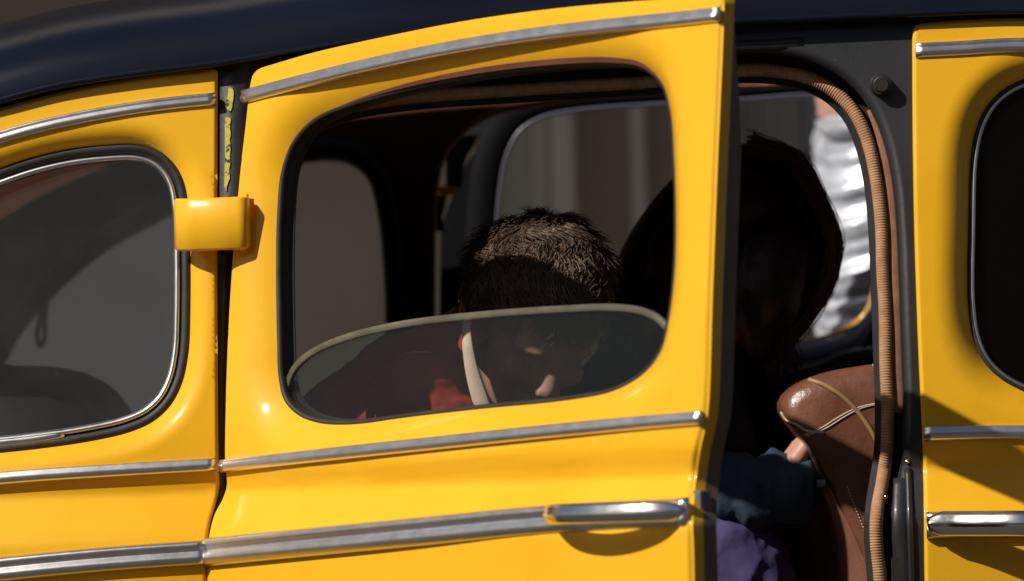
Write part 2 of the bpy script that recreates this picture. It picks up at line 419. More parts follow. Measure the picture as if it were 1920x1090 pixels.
def fill(name, loop, y_off, fr, material, parent, thick=0.004, step=0.01):
    lp = [(p[0], p[1]) for p in resample(loop, step, True)]; n = len(lp)
    bm = bmesh.new()
    A_ = np.array([(1, x, z) for x, z in lp]); co = np.linalg.lstsq(A_, np.array([Yb(x, z) for x, z in lp]), rcond=None)[0]
    Yb_ = lambda x, z: co[0] + co[1] * x + co[2] * z
    vs = [[bm.verts.new(Vector((x, Yb_(x, z) + y_off + h, z)) - fr.h) for x, z in lp] for h in (0, thick)]
    from mathutils.geometry import tessellate_polygon
    tri = tessellate_polygon([[Vector((x, z, 0)) for x, z in lp]])
    for vv in vs:
        for t_ in tri:
            try: bm.faces.new([vv[i] for i in t_])
            except ValueError: pass
    for i in range(n): bm.faces.new([vs[0][i], vs[0][(i + 1) % n], vs[1][(i + 1) % n], vs[1][i]])
    o = bmobj(name, bm, material); return place(o, fr, parent)
def sweep(name, pts, prof, material, parent=None, nrm=(0, -1, 0), closed=False, cap=True, scale=None, loc=None, cprof=True):
    """sweep a profile [(across, outward)] along 3-D points; across = T x N"""
    V = []; F = []; n = len(pts); K = len(prof)
    for i, p in enumerate(pts):
        a = pts[i - 1] if (i > 0 or closed) else p
        b_ = pts[(i + 1) % n] if (i < n - 1 or closed) else p
        T = (b_ - a).normalized(); Nn = Vector(nrm if not callable(nrm) else nrm(i))
        Nn = (Nn - T * Nn.dot(T)).normalized(); B = T.cross(Nn)
        s = scale(i / (n - 1)) if scale else 1
        sx, sy = s if isinstance(s, tuple) else (s, s)
        for u, v in prof: V.append(p + B * (u * sx) + Nn * (v * sy))
    for i in range(n if closed else n - 1):
        for k in range(K if cprof else K - 1):
            F.append([i * K + k, i * K + (k + 1) % K, ((i + 1) % n) * K + (k + 1) % K, ((i + 1) % n) * K + k])
    if cap and not closed:
        F.append(list(range(K - 1, -1, -1))); F.append([(n - 1) * K + k for k in range(K)])
    return obj(name, V, F, material, parent, loc)
def circ(r_, k=10, ry=None): return [(r_ * math.cos(2 * math.pi * i / k), (ry or r_) * math.sin(2 * math.pi * i / k)) for i in range(k)]
def bead(w, h, k=9, base=0.0):
    return [(w * math.cos(math.pi * i / (k - 1)), base + h * math.sin(math.pi * i / (k - 1))) for i in range(k)]
def strip(name, pxs, prof, fr, material, parent, off=0.0, step=0.01, scale=None, closed=False):
    q = [P(a, b_, off, fr) - fr.h for a, b_ in crom(pxs, closed, 6)]
    q = resample(q, step, closed)
    o = sweep(name, q, prof, material, nrm=(0, -1, 0), scale=scale, closed=closed)
    return place(o, fr, parent)

# ------------------------------------------------------------------ ground, street, buildings
def plane(name, x0, x1, y0, y1, z, material, kind='structure'):
    o = obj(name, [(x0, y0, z), (x1, y0, z), (x1, y1, z), (x0, y1, z)], [[0, 1, 2, 3]], material, smooth=False)
    o['kind'] = kind; return o
plane('ground', -600, 600, -600, 600, -0.02, M['paving'])
plane('road', -60, 60, -9, 2.35, -0.006, M['asphalt'])
bm = bmesh.new(); box(bm, (-30, 2.35, -0.1), (30, 6.4, 0.13), 0.01); o = bmobj('pavement', bm, M['paving']); o['kind'] = 'structure'
bm = bmesh.new(); box(bm, (-30, -12.5, -0.1), (30, -9.0, 0.13), 0.01); o = bmobj('pavement', bm, M['paving']); o['kind'] = 'structure'

WY = 5.2
def wx(px, py=300, Y=WY): return W(px, py, Y).x
bld = thing('building', 'brown plastered building with pale timber uprights behind the taxi', 'building', (0, WY, 0.13))
def bpart(name, lo, hi, material, bev=0.004):
    bm = bmesh.new(); L = Vector(bld.location)
    box(bm, Vector(lo) - L, Vector(hi) - L, bev); return bmobj(name, bm, material, bld)
bpart('door_leaf', (wx(-150), WY - 0.03, 0.13), (wx(420), WY - 0.003, 1.62), M['panelgrey'])
bpart('wall', (-9, WY, 0.13), (9, WY + 0.4, 6.5), M['wall'], 0.01)
bpart('pilaster', (wx(1002), WY - 0.05, 0.13), (wx(1024), WY - 0.002, 3.2), M['pilaster'])
bpart('pilaster', (wx(1030), WY - 0.09, 0.13), (wx(1076), WY - 0.002, 3.2), M['pilaster'])
bpart('door_leaf', (wx(940), WY - 0.03, 0.13), (wx(1000), WY - 0.003, 2.4), M['shutter'])
bpart('pilaster', (wx(1184), WY - 0.06, 0.13), (wx(1209), WY - 0.002, 3.2), M['pilaster'])
bpart('drainpipe', (wx(1368), WY - 0.12, 0.13), (wx(1388), WY - 0.03, 3.2), M['bluegrey'], 0.008)
for a, b_ in ((1394, 1424), (1426, 1456), (1458, 1478), (1480, 1506)):
    bpart('board', (wx(a), WY - 0.04, 0.13), (wx(b_), WY - 0.003, 3.0), M['shutter'], 0.003)
bpart('pilaster', (wx(1330), WY - 0.05, 0.13), (wx(1362), WY - 0.002, 3.2), M['pilaster'])
bpart('door_frame', (wx(1512), WY - 0.07, 0.13), (wx(1546), WY - 0.002, 3.0), M['bluegrey'])
for a in (-2600, -1900, -1300, -640, -560, -100, 2300, 2900, 3600):
    bpart('pilaster', (wx(a), WY - 0.06, 0.13), (wx(a + 40), WY - 0.002, 3.2), M['pilaster'])
bpart('string_course', (-9, WY - 0.08, 3.25), (9, WY - 0.002, 3.4), M['pilaster'])
# unseen canvas canopy, added to keep the wall behind in shade
aw = thing('added_awning', 'added out-of-view canvas canopy shading the wall behind the taxi', 'added_awning', (0, WY, 3.55))
V = []; F = []; n = 60
for i in range(n + 1):
    x = -7 + 14 * i / n; s_ = 0.012 * math.sin(i * 1.3)
    V += [(x, -0.005, 0.35), (x, -2.45, -0.05 + s_), (x, -2.46, -0.24 + s_ * 2)]
for i in range(n):
    a = i * 3; F += [[a, a + 3, a + 4, a + 1], [a + 1, a + 4, a + 5, a + 2]]
obj('canvas', V, F, M['added_awning'], aw)
for x in (-6.9, -2.3, 2.3, 6.9):
    sweep('arm', [Vector((x, -0.01, -0.6)), Vector((x, -2.43, -0.08))], circ(0.015, 8), M['steel'], aw, nrm=(1, 0, 0))

# building on the other side of the street (seen in the chrome and glass)
ob = thing('building', 'ochre building across the street behind the camera', 'building', (0, -24, 0))
bm = bmesh.new(); box(bm, (-30, -6, 0), (30, 0, 11.0)); bmobj('wall', bm, M['facade'], ob)
for i in range(19):
    for j in range(3):
        x = -27.9 + i * 3.1; z = 1.0 + j * 3.3
        bm = bmesh.new(); box(bm, (x - 0.6, 0.003, z), (x + 0.6, 0.05, z + 1.7))
        wo = bmobj('window', bm, M['darkglass'], ob)
        bm = bmesh.new(); box(bm, (x - 0.75, 0.003, z - 0.12), (x + 0.75, 0.16, z - 0.003)); bmobj('sill', bm, M['pilaster'], wo)

# silver tarpaulin bundle, sunlit, on a handcart behind the taxi
bund = thing('covered_handcart', 'handcart heaped with crumpled silver tarpaulin and a faded pink blanket', 'handcart', (W(1608, 500, 2.0).x, 2.0, 0))
bm = bmesh.new(); box(bm, (-0.24, -0.28, 0.36), (0.62, 0.34, 0.42), 0.005); bmobj('deck', bm, M['steel'], bund)
for sx in (-0.05, 0.45):
    for sy in (-0.33, 0.37):
        o = sweep('wheel', [Vector((sx + 0.19 * math.cos(a), sy, 0.2 + 0.19 * math.sin(a))) for a in [2 * math.pi * i / 28 for i in range(28)]],
                  circ(0.015, 8), M['seal'], bund, nrm=(0, 1, 0), closed=True)
def lump(name, cx, cy, cz, rx, ry, rz, material, parent, amp=0.02, freq=7, seg=64, stretch=(1, 1, 1), pw=0.5):
    V = []; F = []; n1, n2 = seg, seg // 2
    for j in range(n2 + 1):
        th = math.pi * j / n2
        for i in range(n1):
            ph = 2 * math.pi * i / n1
            d = Vector((math.sin(th) * math.cos(ph), math.sin(th) * math.sin(ph), math.cos(th)))
            q = Vector([math.copysign(abs(c_) ** pw, c_) for c_ in d])
            p = Vector((q.x * rx, q.y * ry, q.z * rz)); s = Vector((p.x * stretch[0], p.y * stretch[1], p.z * stretch[2]))
            w_ = noise.ridged_multi_fractal(s * freq, 0.8, 2.1, 4, 1.0, 2.0)
            V.append(Vector((cx, cy, cz)) + p + d * amp * (w_ - 1.2))
    for j in range(n2):
        for i in range(n1):
            a = j * n1 + i; b_ = j * n1 + (i + 1) % n1; F.append([a, b_, b_ + n1, a + n1])
    return obj(name, V, F, material, parent)
zt = W(1600, 228, 2.0).z
V = []; F = []; NZ_, NA = 260, 260; hz = zt - 0.40
for j in range(NZ_ + 1):
    v = j / NZ_; z = 0.40 + hz * min(1, v * 1.06); shr = 1.0 if v < 0.943 else max(0.0, 1 - ((v - 0.943) / 0.057)) 
    for i in range(NA):
        a = 2 * math.pi * i / NA; cx_ = math.copysign(abs(math.cos(a)) ** 0.35, math.cos(a)); cy_ = math.copysign(abs(math.sin(a)) ** 0.35, math.sin(a))
        x = 0.30 * cx_; y = 0.24 * cy_; al = 0.30; u_ = x + y * 0.7
        p_ = Vector((1.5 * (u_ * math.cos(al) + z * math.sin(al)), y * 1.5, 30.0 * (z * math.cos(al) - u_ * math.sin(al))))
        dsp = 0.009 * (noise.ridged_multi_fractal(p_, 1.0, 2.0, 4, 1.0, 2.0) - 1.1) + 0.02 * noise.noise(p_ * 0.4)
        k_ = shr ** 0.5
        V.append(Vector((0.24 + (x + cx_ * dsp) * (0.25 + 0.75 * k_), 0.02 + (y + cy_ * dsp) * (0.25 + 0.75 * k_), z + (dsp if shr < 1 else 0))))
for j in range(NZ_):
    for i in range(NA): a = j * NA + i; b_ = j * NA + (i + 1) % NA; F.append([a, b_, b_ + NA, a + NA])
F.append([NZ_ * NA + i for i in range(NA)])
obj('tarpaulin', V, F, M['foil'], bund)
lump('blanket', 0.26, 0.0, zt + 0.05, 0.31, 0.22, 0.085, M['pink'], bund, 0.014, 6, 64)

# ------------------------------------------------------------------ TAXI: rear quarter panel (left)
q_top = [(-1100, 760), (-700, 480), (-400, 330), (-150, 245), (0, 203), (100, 176), (200, 155), (300, 140), (408, 129)]
q_right = [(408, 129), (407, 400), (408, 700), (410, 880), (412, 912)]
q_right2 = [(412, 912), (404, 945), (393, 985), (388, 1030), (387, 1120), (387, 1700)]
qo = segs_loop([q_top, q_right, q_right2, [(387, 1700), (-1100, 1750)]], BODY)
qwin_px = [(-420, 520), (-250, 425), (-120, 365), (0, 320), (60, 300), (130, 284), (200, 276), (255, 275), (295, 286), (325, 312), (342, 345), (350, 390),
           (353, 450), (353, 600), (350, 660), (339, 715), (318, 757), (285, 788), (240, 808), (170, 824), (90, 836), (0, 846), (-200, 862), (-400, 862), (-520, 800), (-530, 660)]
qwin = px_loop(qwin_px, BODY, 0.018)
quarter = panel('quarter_panel', qo, [(qwin, 0.034, 0.022)], BODY, M['yellow'])
ring('window_rubber', qwin, [(0.004, 0.019), (-0.001, 0.0165), (-0.006, 0.017), (-0.0105, 0.022), (-0.0115, 0.028), (-0.013, 0.06), (0.004, 0.06)], BODY, M['seal'], quarter, True)
ring('chrome_bead', qwin, [(-0.0100, 0.0215), (-0.0115, 0.0180), (-0.0140, 0.0168), (-0.0165, 0.0180), (-0.0185, 0.0215), (-0.019, 0.030), (-0.0100, 0.030)], BODY, M['alu'], quarter, True)
lpi = resample(qwin, 0.01, True); nn = loop_normals(lpi)
fill('window_glass', [(p[0] - n_[0] * 0.015, p[1] - n_[1] * 0.015) for p, n_ in zip(lpi, nn)], 0.026, BODY, M['glass_dusty'], quarter)
# overlapping joint sleeves on the chrome bead
for pxs in ([(-80, 836), (-20, 832), (60, 824), (120, 814)],):
    strip('bead_joint', pxs, [(0.0062, -0.003), (0.0058, 0.000), (0.0, 0.0022), (-0.0058, 0.000), (-0.0062, -0.003)], BODY, M['alu'], quarter, off=0.0172)
# mouldings
rp = [(0.0082, 0), (0.0080, 0.003), (0.0055, 0.0062), (0.001, 0.0066), (-0.0022, 0.0046), (-0.0036, 0.0036), (-0.0060, 0.0046), (-0.0078, 0.003), (-0.0082, 0)]
strip('roof_moulding', [(-900, 700), (-500, 455), (-250, 345), (0, 258), (80, 236), (160, 219), (260, 202), (340, 192), (404, 186)], rp, BODY, M['alu'], quarter)
belt_prof = [(0.0078, 0), (0.0078, 0.003), (0.005, 0.0058), (0.0, 0.0068), (-0.003, 0.0052), (-0.0045, 0.0042), (-0.0065, 0.0040), (-0.0078, 0.002), (-0.0078, 0)]
strip('belt_moulding', [(-900, 1000), (-400, 942), (0, 897), (200, 883), (404, 871)], belt_prof, BODY, M['alu'], quarter)
sm = P(406, 871, 0, BODY)
wide = [(0.0165, 0), (0.0165, 0.003), (0.013, 0.0085), (0.008, 0.0115), (0.003, 0.0105), (-0.001, 0.0060), (-0.0035, 0.0052), (-0.0065, 0.0072),
        (-0.011, 0.0088), (-0.0145, 0.0060), (-0.0165, 0.002), (-0.0165, 0)]
wide_q = [(u * 0.93, v) for u, v in wide]
strip('waist_moulding', [(-900, 1170), (-400, 1115), (0, 1068), (200, 1049), (386, 1036)], wide_q, BODY, M['alu'], quarter)

# ------------------------------------------------------------------ front door (right edge of the picture)
f_left = [(1714, 1700), (1738, 1200), (1734, 1090), (1731, 860), (1722, 650), (1714, 400), (1711, 120), (1712, 60), (1717, 46)]
f_top = [(1717, 46), (1760, 41), (1920, 34), (2400, 60), (2900, 220), (3250, 560)]
fo = segs_loop([[(3250, 560), (3250, 1700)], [(3250, 1700), (1745, 1700)], f_left, f_top], BODY)
fwin_px = [(1820, 430), (1824, 300), (1836, 240), (1856, 200), (1885, 172), (1920, 154), (1990, 142), (2200, 150), (2500, 210), (2800, 380), (2950, 560), (2960, 700),
           (2880, 780), (2500, 800), (2100, 775), (1990, 758), (1920, 730), (1880, 708), (1848, 676), (1828, 630), (1819, 560)]
fwin = px_loop(fwin_px, BODY, 0.024)
fdoor = panel('front_door', fo, [(fwin, 0.046, 0.030)], BODY, M['yellow'], back=0.045)
ring('window_rubber', fwin, [(0.004, 0.026), (-0.002, 0.024), (-0.0055, 0.027), (-0.0065, 0.034), (-0.008, 0.07), (0.004, 0.07)], BODY, M['seal'], fdoor, True)
ring('chrome_bead', fwin, [(-0.0005, 0.026), (-0.003, 0.0235), (-0.006, 0.026), (-0.006, 0.032), (-0.0005, 0.032)], BODY, M['alu'], fdoor, True)
fill('window_glass', fwin, 0.036, BODY, M['glass_clean'], fdoor)
strip('roof_moulding', [(1716, 95), (1800, 91), (1920, 85), (2400, 112), (2900, 260)], [(u * 1.15, v) for u, v in rp], BODY, M['alu'], fdoor)
strip('belt_moulding', [(1733, 813), (1920, 811), (2500, 830), (3200, 870)], [(u * 1.12, v) for u, v in belt_prof], BODY, M['alu'], fdoor)
strip('waist_moulding', [(1737, 985), (1920, 983), (2500, 1000), (3200, 1030)], wide, BODY, M['alu'], fdoor)
def handle(pxs, offs, fr, parent, wd=0.0158, th=0.012):
    q = [P(a, b_, 0, fr) - fr.h + Vector((0, -of, 0)) for (a, b_), of in zip(pxs, offs)]
    q = [Vector(v) for v in crom(q, False, 8)]
    pr = [(wd * math.cos(a), th * math.sin(a) * (1 - 0.35 * abs(math.cos(a)))) for a in [2 * math.pi * i / 20 for i in range(20)]]
    # a groove along the grip
    pr = [(u, v - (0.0022 * math.exp(-((u + 0.004) / 0.0016) ** 2) if v > 0 else 0)) for u, v in pr]
    sc = lambda t_: (min(1, 0.55 + 5 * t_, 0.6 + 6 * (1 - t_)), 1)
    o = sweep('door_handle', q, pr, M['chrome'], scale=sc); return place(o, fr, parent)
handle([(1741, 982), (1790, 982), (1850, 982), (1920, 982), (1990, 986), (2040, 988)], [0.012, 0.020, 0.036, 0.050, 0.044, 0.010], BODY, fdoor)
sweep_o = strip('handle_escutcheon', [(2020, 987), (2075, 989)], bead(0.019, 0.014), BODY, M['chrome'], fdoor)

# ------------------------------------------------------------------ black door frame round the rear doorway
JO = 0.010; LO = 0.058
j_out = segs_loop([[(404, 60), (430, 60), (800, 30), (1370, 5), (1745, -5)], [(1745, -5), (1755, 600), (1762, 1700)], [(404, 1700), (404, 60)]], BODY, JO)
lace_px = [(466, 1700), (462, 1300), (462, 900), (462, 700), (466, 520), (478, 400), (505, 310), (560, 243), (640, 205), (760, 184), (1000, 167), (1255, 150), (1365, 133), (1450, 133), (1515, 146),
           (1565, 172), (1600, 208), (1623, 255), (1642, 330), (1652, 430), (1656, 520), (1660, 640), (1664, 760), (1662, 850), (1654, 900), (1646, 950), (1644, 1010), (1650, 1090), (1654, 1300), (1655, 1700)]
hole = px_loop(lace_px, BODY, JO, closed=False, n=6)
hole_in = [(p[0], p[1]) for p in resample(hole, 0.01, True)]
hole = [(p[0] + q[0] * 0.021, p[1] + q[1] * 0.021) for p, q in zip(hole_in, loop_normals(hole_in))]
frame = panel('door_frame', j_out, [(hole, 0.012, 0.008)], BODY, M['black'], edge=(0.004, 0.002), flange=0.0, off=JO, grid=0.02)
ring('frame_reveal', hole, [(0.0, 0.007), (-0.0005, LO - JO), (-0.034, LO - JO + 0.004), (-0.034, LO - JO + 0.02), (0.004, LO - JO + 0.02)], BODY, M['black'], frame, off=JO)
lace = [P(a, b_, LO - 0.006, BODY) for a, b_ in crom(lace_px, False, 8)]
lace = [p + Vector((0.0016 * noise.noise(p * 14), 0.002 * noise.noise(p * 11 + Vector((4, 4, 4))), 0)) for p in resample(lace, 0.00085)]; LN = len(lace)
o = sweep('ribbed_piping', lace, circ(0.0082, 12), M['cord'], cap=True,
          scale=lambda t_: 1.0 + 0.07 * math.sin(t_ * LN * 0.00085 / 0.0034 * 2 * math.pi) * (0.6 + 0.8 * abs(noise.noise(Vector((t_ * 40, 0, 0))))) + 0.10 * noise.noise(Vector((t_ * 22, 3, 0))))
place(o, BODY, frame)
flap_px = [(1636, 205), (1652, 250), (1664, 310), (1674, 400), (1679, 520), (1683, 650), (1685, 775)]
strip('felt_flap', flap_px, [(0.0075, 0.0), (0.0075, 0.003), (0.002, 0.0045), (-0.0045, 0.0035), (-0.0075, 0.002), (-0.0075, 0.0)], BODY, M['flap'], frame, off=LO - 0.003)
# rubber door buffer
pb = P(1651, 160, JO, BODY)
bm = bmesh.new()
bmesh.ops.create_cone(bm, cap_ends=True, segments=28, radius1=0.0145, radius2=0.0115, depth=0.020, matrix=Matrix.Translation(pb + Vector((0, -0.010, 0))) @ Matrix.Rotation(math.pi / 2, 4, 'X'))
bmesh.ops.bevel(bm, geom=[e for e in bm.edges if len(e.link_faces) == 2 and any(len(f_.verts) > 6 for f_ in e.link_faces)], offset=0.003, segments=3, affect='EDGES')
o = bmobj('rubber_buffer', bm, M['seal'], smooth=False); place(o, BODY, frame)
# pressed channel and striker plate low on the black pillar
strip('pillar_bead', [(1702, 880), (1705, 960), (1707, 1040), (1712, 1300)], bead(0.0045, 0.006, 7), BODY, M['black'], frame, off=JO)
strip('pillar_bead', [(1690, 900), (1688, 1000), (1694, 1040), (1700, 1300)], bead(0.010, 0.005, 7), BODY, M['black'], frame, off=JO)
pc = [P(a, b_, JO, BODY) for a, b_ in ((1671, 1046), (1694, 1042), (1697, 1300), (1674, 1300))]
V = [p + Vector((0, -h, 0)) for h in (0.0, 0.005) for p in pc]
o = obj('striker_plate', V, [[4, 5, 6, 7], [0, 1, 5, 4], [1, 2, 6, 5], [2, 3, 7, 6], [3, 0, 4, 7]], M['seal'], smooth=False); place(o, BODY, frame)
# screw heads on the pillar
for a, b_ in ((1701, 866), (1701, 914), (1661, 932)):
    p = P(a, b_, JO, BODY); bm = bmesh.new()
    bmesh.ops.create_uvsphere(bm, u_segments=12, v_segments=6, radius=0.0028, matrix=Matrix.Translation(p)); o = bmobj('screw', bm, M['chrome'], smooth=True); place(o, BODY, frame)
# top strip and seam under the roof
strip('drip_seam', [(1365, 87), (1440, 84), (1507, 80)], [(0.0070, 0), (0.0068, 0.001), (-0.0068, 0.001), (-0.0070, 0)], BODY, M['black'], frame, off=JO)
# old lemon paint showing on the hinge-side jamb
random.seed(3)
for pxs in ([(428, 166), (434, 162), (438, 178), (436, 192), (434, 205), (430, 210), (425, 202), (424, 190), (427, 180)],
            [(423, 220), (432, 222), (431, 240), (433, 252), (430, 262), (433, 275), (431, 292), (432, 305), (429, 320), (431, 332), (427, 345), (424, 360), (421, 350), (422, 300), (422, 260)]):
    jit = [(a + random.uniform(-0.8, 0.8), b_ + random.uniform(-0.8, 0.8)) for a, b_ in crom(pxs, True, 3)]
    lp = [(q.x, q.z) for q in (P(a, b_, 0.0045, BODY) for a, b_ in jit)]
    fill('old_paint', lp, 0.0045, BODY, M['oldpaint'], frame, thick=0.004, step=0.003)
strip('hinge_post', [(440, 100), (440, 300), (438, 474)], [(0.020, 0), (0.019, 0.004), (-0.019, 0.004), (-0.020, 0)], BODY, M['black'], frame, off=JO)

# ------------------------------------------------------------------ roof
roof_px = [(-1500, 1100), (-1100, 735), (-700, 458), (-400, 310), (-150, 228), (0, 189), (100, 163), (250, 139), (408, 120), (560, 96), (700, 75), (900, 60), (1150, 50), (1370, 42), (1710, 27), (1920, 21), (2400, 45), (2900, 200), (3300, 560)]
rl = resample([P(a, b_, -0.010, BODY) for a, b_ in crom(roof_px, False, 8)], 0.02)
V = []; F = []; K = 28; HR = 0.125
for p in rl:
    for k in range(K + 1):
        a = math.pi * k / K
        cx = 0.70; rx = cx - p.y
        y = cx - rx * math.copysign(abs(math.cos(a)) ** 0.72, math.cos(a)); z = p.z + HR * abs(math.sin(a)) ** 0.80
        V.append(Vector((p.x, y, z)))
n = len(rl)
for i in range(n - 1):
    for k in range(K): a = i * (K + 1) + k; F.append([a, a + 1, a + K + 2, a + K + 1])
roof = obj('roof', V, F, M['roof']); place(roof)
o = sweep('drip_rail', rl, [(-0.004, -0.002), (-0.005, 0.004), (-0.001, 0.0065), (0.003, 0.005), (0.0045, 0.0), (0.003, -0.004)], M['roof']); place(o, BODY, roof)
o = sweep('drip_rail', [Vector((p.x, 1.4 - p.y, p.z)) for p in rl], circ(0.006, 8), M['roof']); place(o, BODY, roof)
# cloth headliner inside
V2 = []
for p in rl:
    for k in range(K + 1):
        a = math.pi * k / K; rx = 0.70 - p.y - 0.03
        V2.append(Vector((p.x, 0.70 - rx * math.copysign(abs(math.cos(a)) ** 0.72, math.cos(a)), p.z - 0.012 + (HR - 0.028) * abs(math.sin(a)) ** 0.8)))
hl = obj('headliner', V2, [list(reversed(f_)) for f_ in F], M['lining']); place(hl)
# the edge board between roof and black door frame (closes the gap)
# ------------------------------------------------------------------ REAR DOOR, swung open
d_left = [(381, 1700), (382, 1200), (383, 1060), (386, 1010), (397, 965), (413, 935), (420, 908), (417, 870), (418, 760), (422, 640), (430, 500), (442, 350), (456, 230), (463, 165), (467, 145)]
d_tl = [(467, 145), (472, 134), (484, 127)]
d_top = [(484, 127), (580, 99), (700, 72), (850, 42), (1000, 20), (1150, 5), (1352, -8)]
d_right = [(1352, -8), (1348, 100), (1339, 300), (1329, 560), (1320, 780), (1308, 835), (1298, 900), (1293, 960), (1295, 1090), (1295, 1700)]
do = segs_loop([d_left, d_tl, d_top, d_right, [(1295, 1700), (381, 1700)]], DOOR)
dwin_px = [(519, 640), (517, 520), (519, 400), (527, 320), (550, 262), (590, 222), (650, 196), (760, 165), (900, 138), (1050, 121), (1150, 118), (1205, 126), (1238, 155), (1254, 205), (1262, 300), (1265, 430),
           (1262, 520), (1250, 610), (1236, 660), (1205, 700), (1150, 732), (1060, 750), (900, 766), (760, 782), (660, 795), (600, 793), (560, 779), (533, 752), (522, 710)]
dwin = px_loop(dwin_px, DOOR, 0.024)
rdoor = panel('rear_door', do, [(dwin, 0.062, 0.026)], DOOR, M['yellow'], edge=(0.007, 0.006), back=0.037)
rdoor['label'] = 'open rear door seen from outside with its pane half lowered'
ring('window_rubber', dwin, [(0.003, 0.026), (-0.001, 0.0245), (-0.004, 0.026), (-0.005, 0.032), (-0.002, 0.034)], DOOR, M['seal'], rdoor)
ring('window_channel', dwin, [(-0.002, 0.033), (-0.004, 0.042), (-0.003, 0.046), (-0.006, 0.047), (-0.006, 0.050)], DOOR, M['channel'], rdoor)
strip('inner_channel', [(600, 791), (560, 777), (533, 750), (522, 710), (519, 640), (517, 520), (519, 400), (527, 320), (550, 262), (590, 222), (640, 199)],
      [(-0.001, 0.004), (-0.001, -0.004), (-0.004, -0.005), (-0.004, -0.014), (-0.001, -0.015), (-0.001, -0.022), (0.004, -0.022), (0.004, 0.004)], DOOR, M['channel'], rdoor, off=0.047)
# half-lowered pane
pane_px = [(540, 715), (552, 690), (580, 664), (640, 636), (750, 609), (900, 591), (1050, 580), (1150, 577), (1200, 583), (1232, 597), (1256, 622), (1262, 700), (1262, 900), (900, 930), (560, 930), (532, 850), (532, 760)]
PO = 0.034
pl = px_loop(pane_px, DOOR, PO)
fill('window_glass', pl, PO, DOOR, M['glass'], rdoor, thick=0.0045)
strip('glass_edge', [(532, 800), (532, 755), (540, 715), (552, 690), (580, 664), (640, 636), (750, 609), (900, 591), (1050, 580), (1150, 577), (1200, 583), (1232, 597), (1256, 622)],
      [(0.0042, -0.0045), (0.0042, 0.0008), (0.0030, 0.0014), (-0.0042, 0.0008), (-0.0044, -0.0045)], DOOR, M['glass_edge'], rdoor, off=PO)
strip('roof_moulding', [(458, 182), (560, 155), (700, 121), (850, 90), (1000, 66), (1150, 48), (1270, 36), (1351, 27)], [(u * 1.08, v * 1.2) for u, v in rp], DOOR, M['alu'], rdoor)
strip('belt_moulding', [(417, 874), (600, 854), (800, 833), (1000, 812), (1200, 793), (1318, 783)], [(u * 1.02, v * 1.15) for u, v in belt_prof], DOOR, M['alu'], rdoor)
strip('waist_moulding', [(385, 1036), (600, 1015), (800, 996), (1000, 977), (1150, 968), (1293, 962)], [(u * 1.06, v * 1.1) for u, v in wide], DOOR, M['alu'], rdoor)
handle([(1052, 968), (1085, 963), (1140, 961), (1210, 959), (1262, 958), (1290, 958)], [0.016, 0.044, 0.054, 0.047, 0.030, 0.008], DOOR, rdoor, wd=0.0120, th=0.009)
strip('handle_escutcheon', [(1274, 962), (1292, 961)], bead(0.018, 0.012), DOOR, M['chrome'], rdoor)
# latch tongue and lock screws on the door's free edge
p = P(1310, 965, 0.028, DOOR) - DOOR.h
bm = bmesh.new(); box(bm, p + Vector((-0.004, -0.008, -0.028)), p + Vector((0.012, 0.010, 0.028)), 0.003); o = bmobj('latch', bm, M['steel'], smooth=False); place(o, DOOR, rdoor)

# hinge: yellow strap that wraps from the quarter panel to the door
def DW(px, py, off): q_ = P(px, py, off, DOOR); return DOOR.R @ (q_ - DOOR.h) + DOOR.h
hq = [P(332, 422, -0.001, BODY), P(337, 422, -0.016, BODY), P(350, 422, -0.027, BODY), P(380, 421, -0.036, BODY), P(410, 420, -0.043, BODY), P(436, 419, -0.047, BODY), DW(456, 418, -0.012), DW(466, 417, 0.002)]
hq = [Vector(v) for v in crom(hq, False, 5)]
hw = 0.0325
prof = [(-hw, -0.003), (-hw, 0.0), (-hw + 0.003, 0.0035), (hw - 0.003, 0.0035), (hw, 0.0), (hw, -0.003)]
def hn(i):
    a = hq[max(0, i - 1)]; b_ = hq[min(len(hq) - 1, i + 1)]; T = (b_ - a).normalized(); return (T.z * 0 + T.y, -T.x, 0)
o = sweep('hinge', hq, prof, M['yellow'], nrm=hn); place(o)
o = sweep('hinge_pin', [P(448, 372, 0.004, BODY), P(449, 466, 0.004, BODY)], circ(0.007, 12), M['black'], nrm=(1, 0, 0)); place(o)

strip('hinge_flange', [(461, 365), (460, 420), (457, 471)], [(0.0052, 0), (0.0048, 0.0035), (0.0, 0.0048), (-0.0048, 0.0035), (-0.0052, 0)], DOOR, M['yellow'], rdoor, off=-0.001)
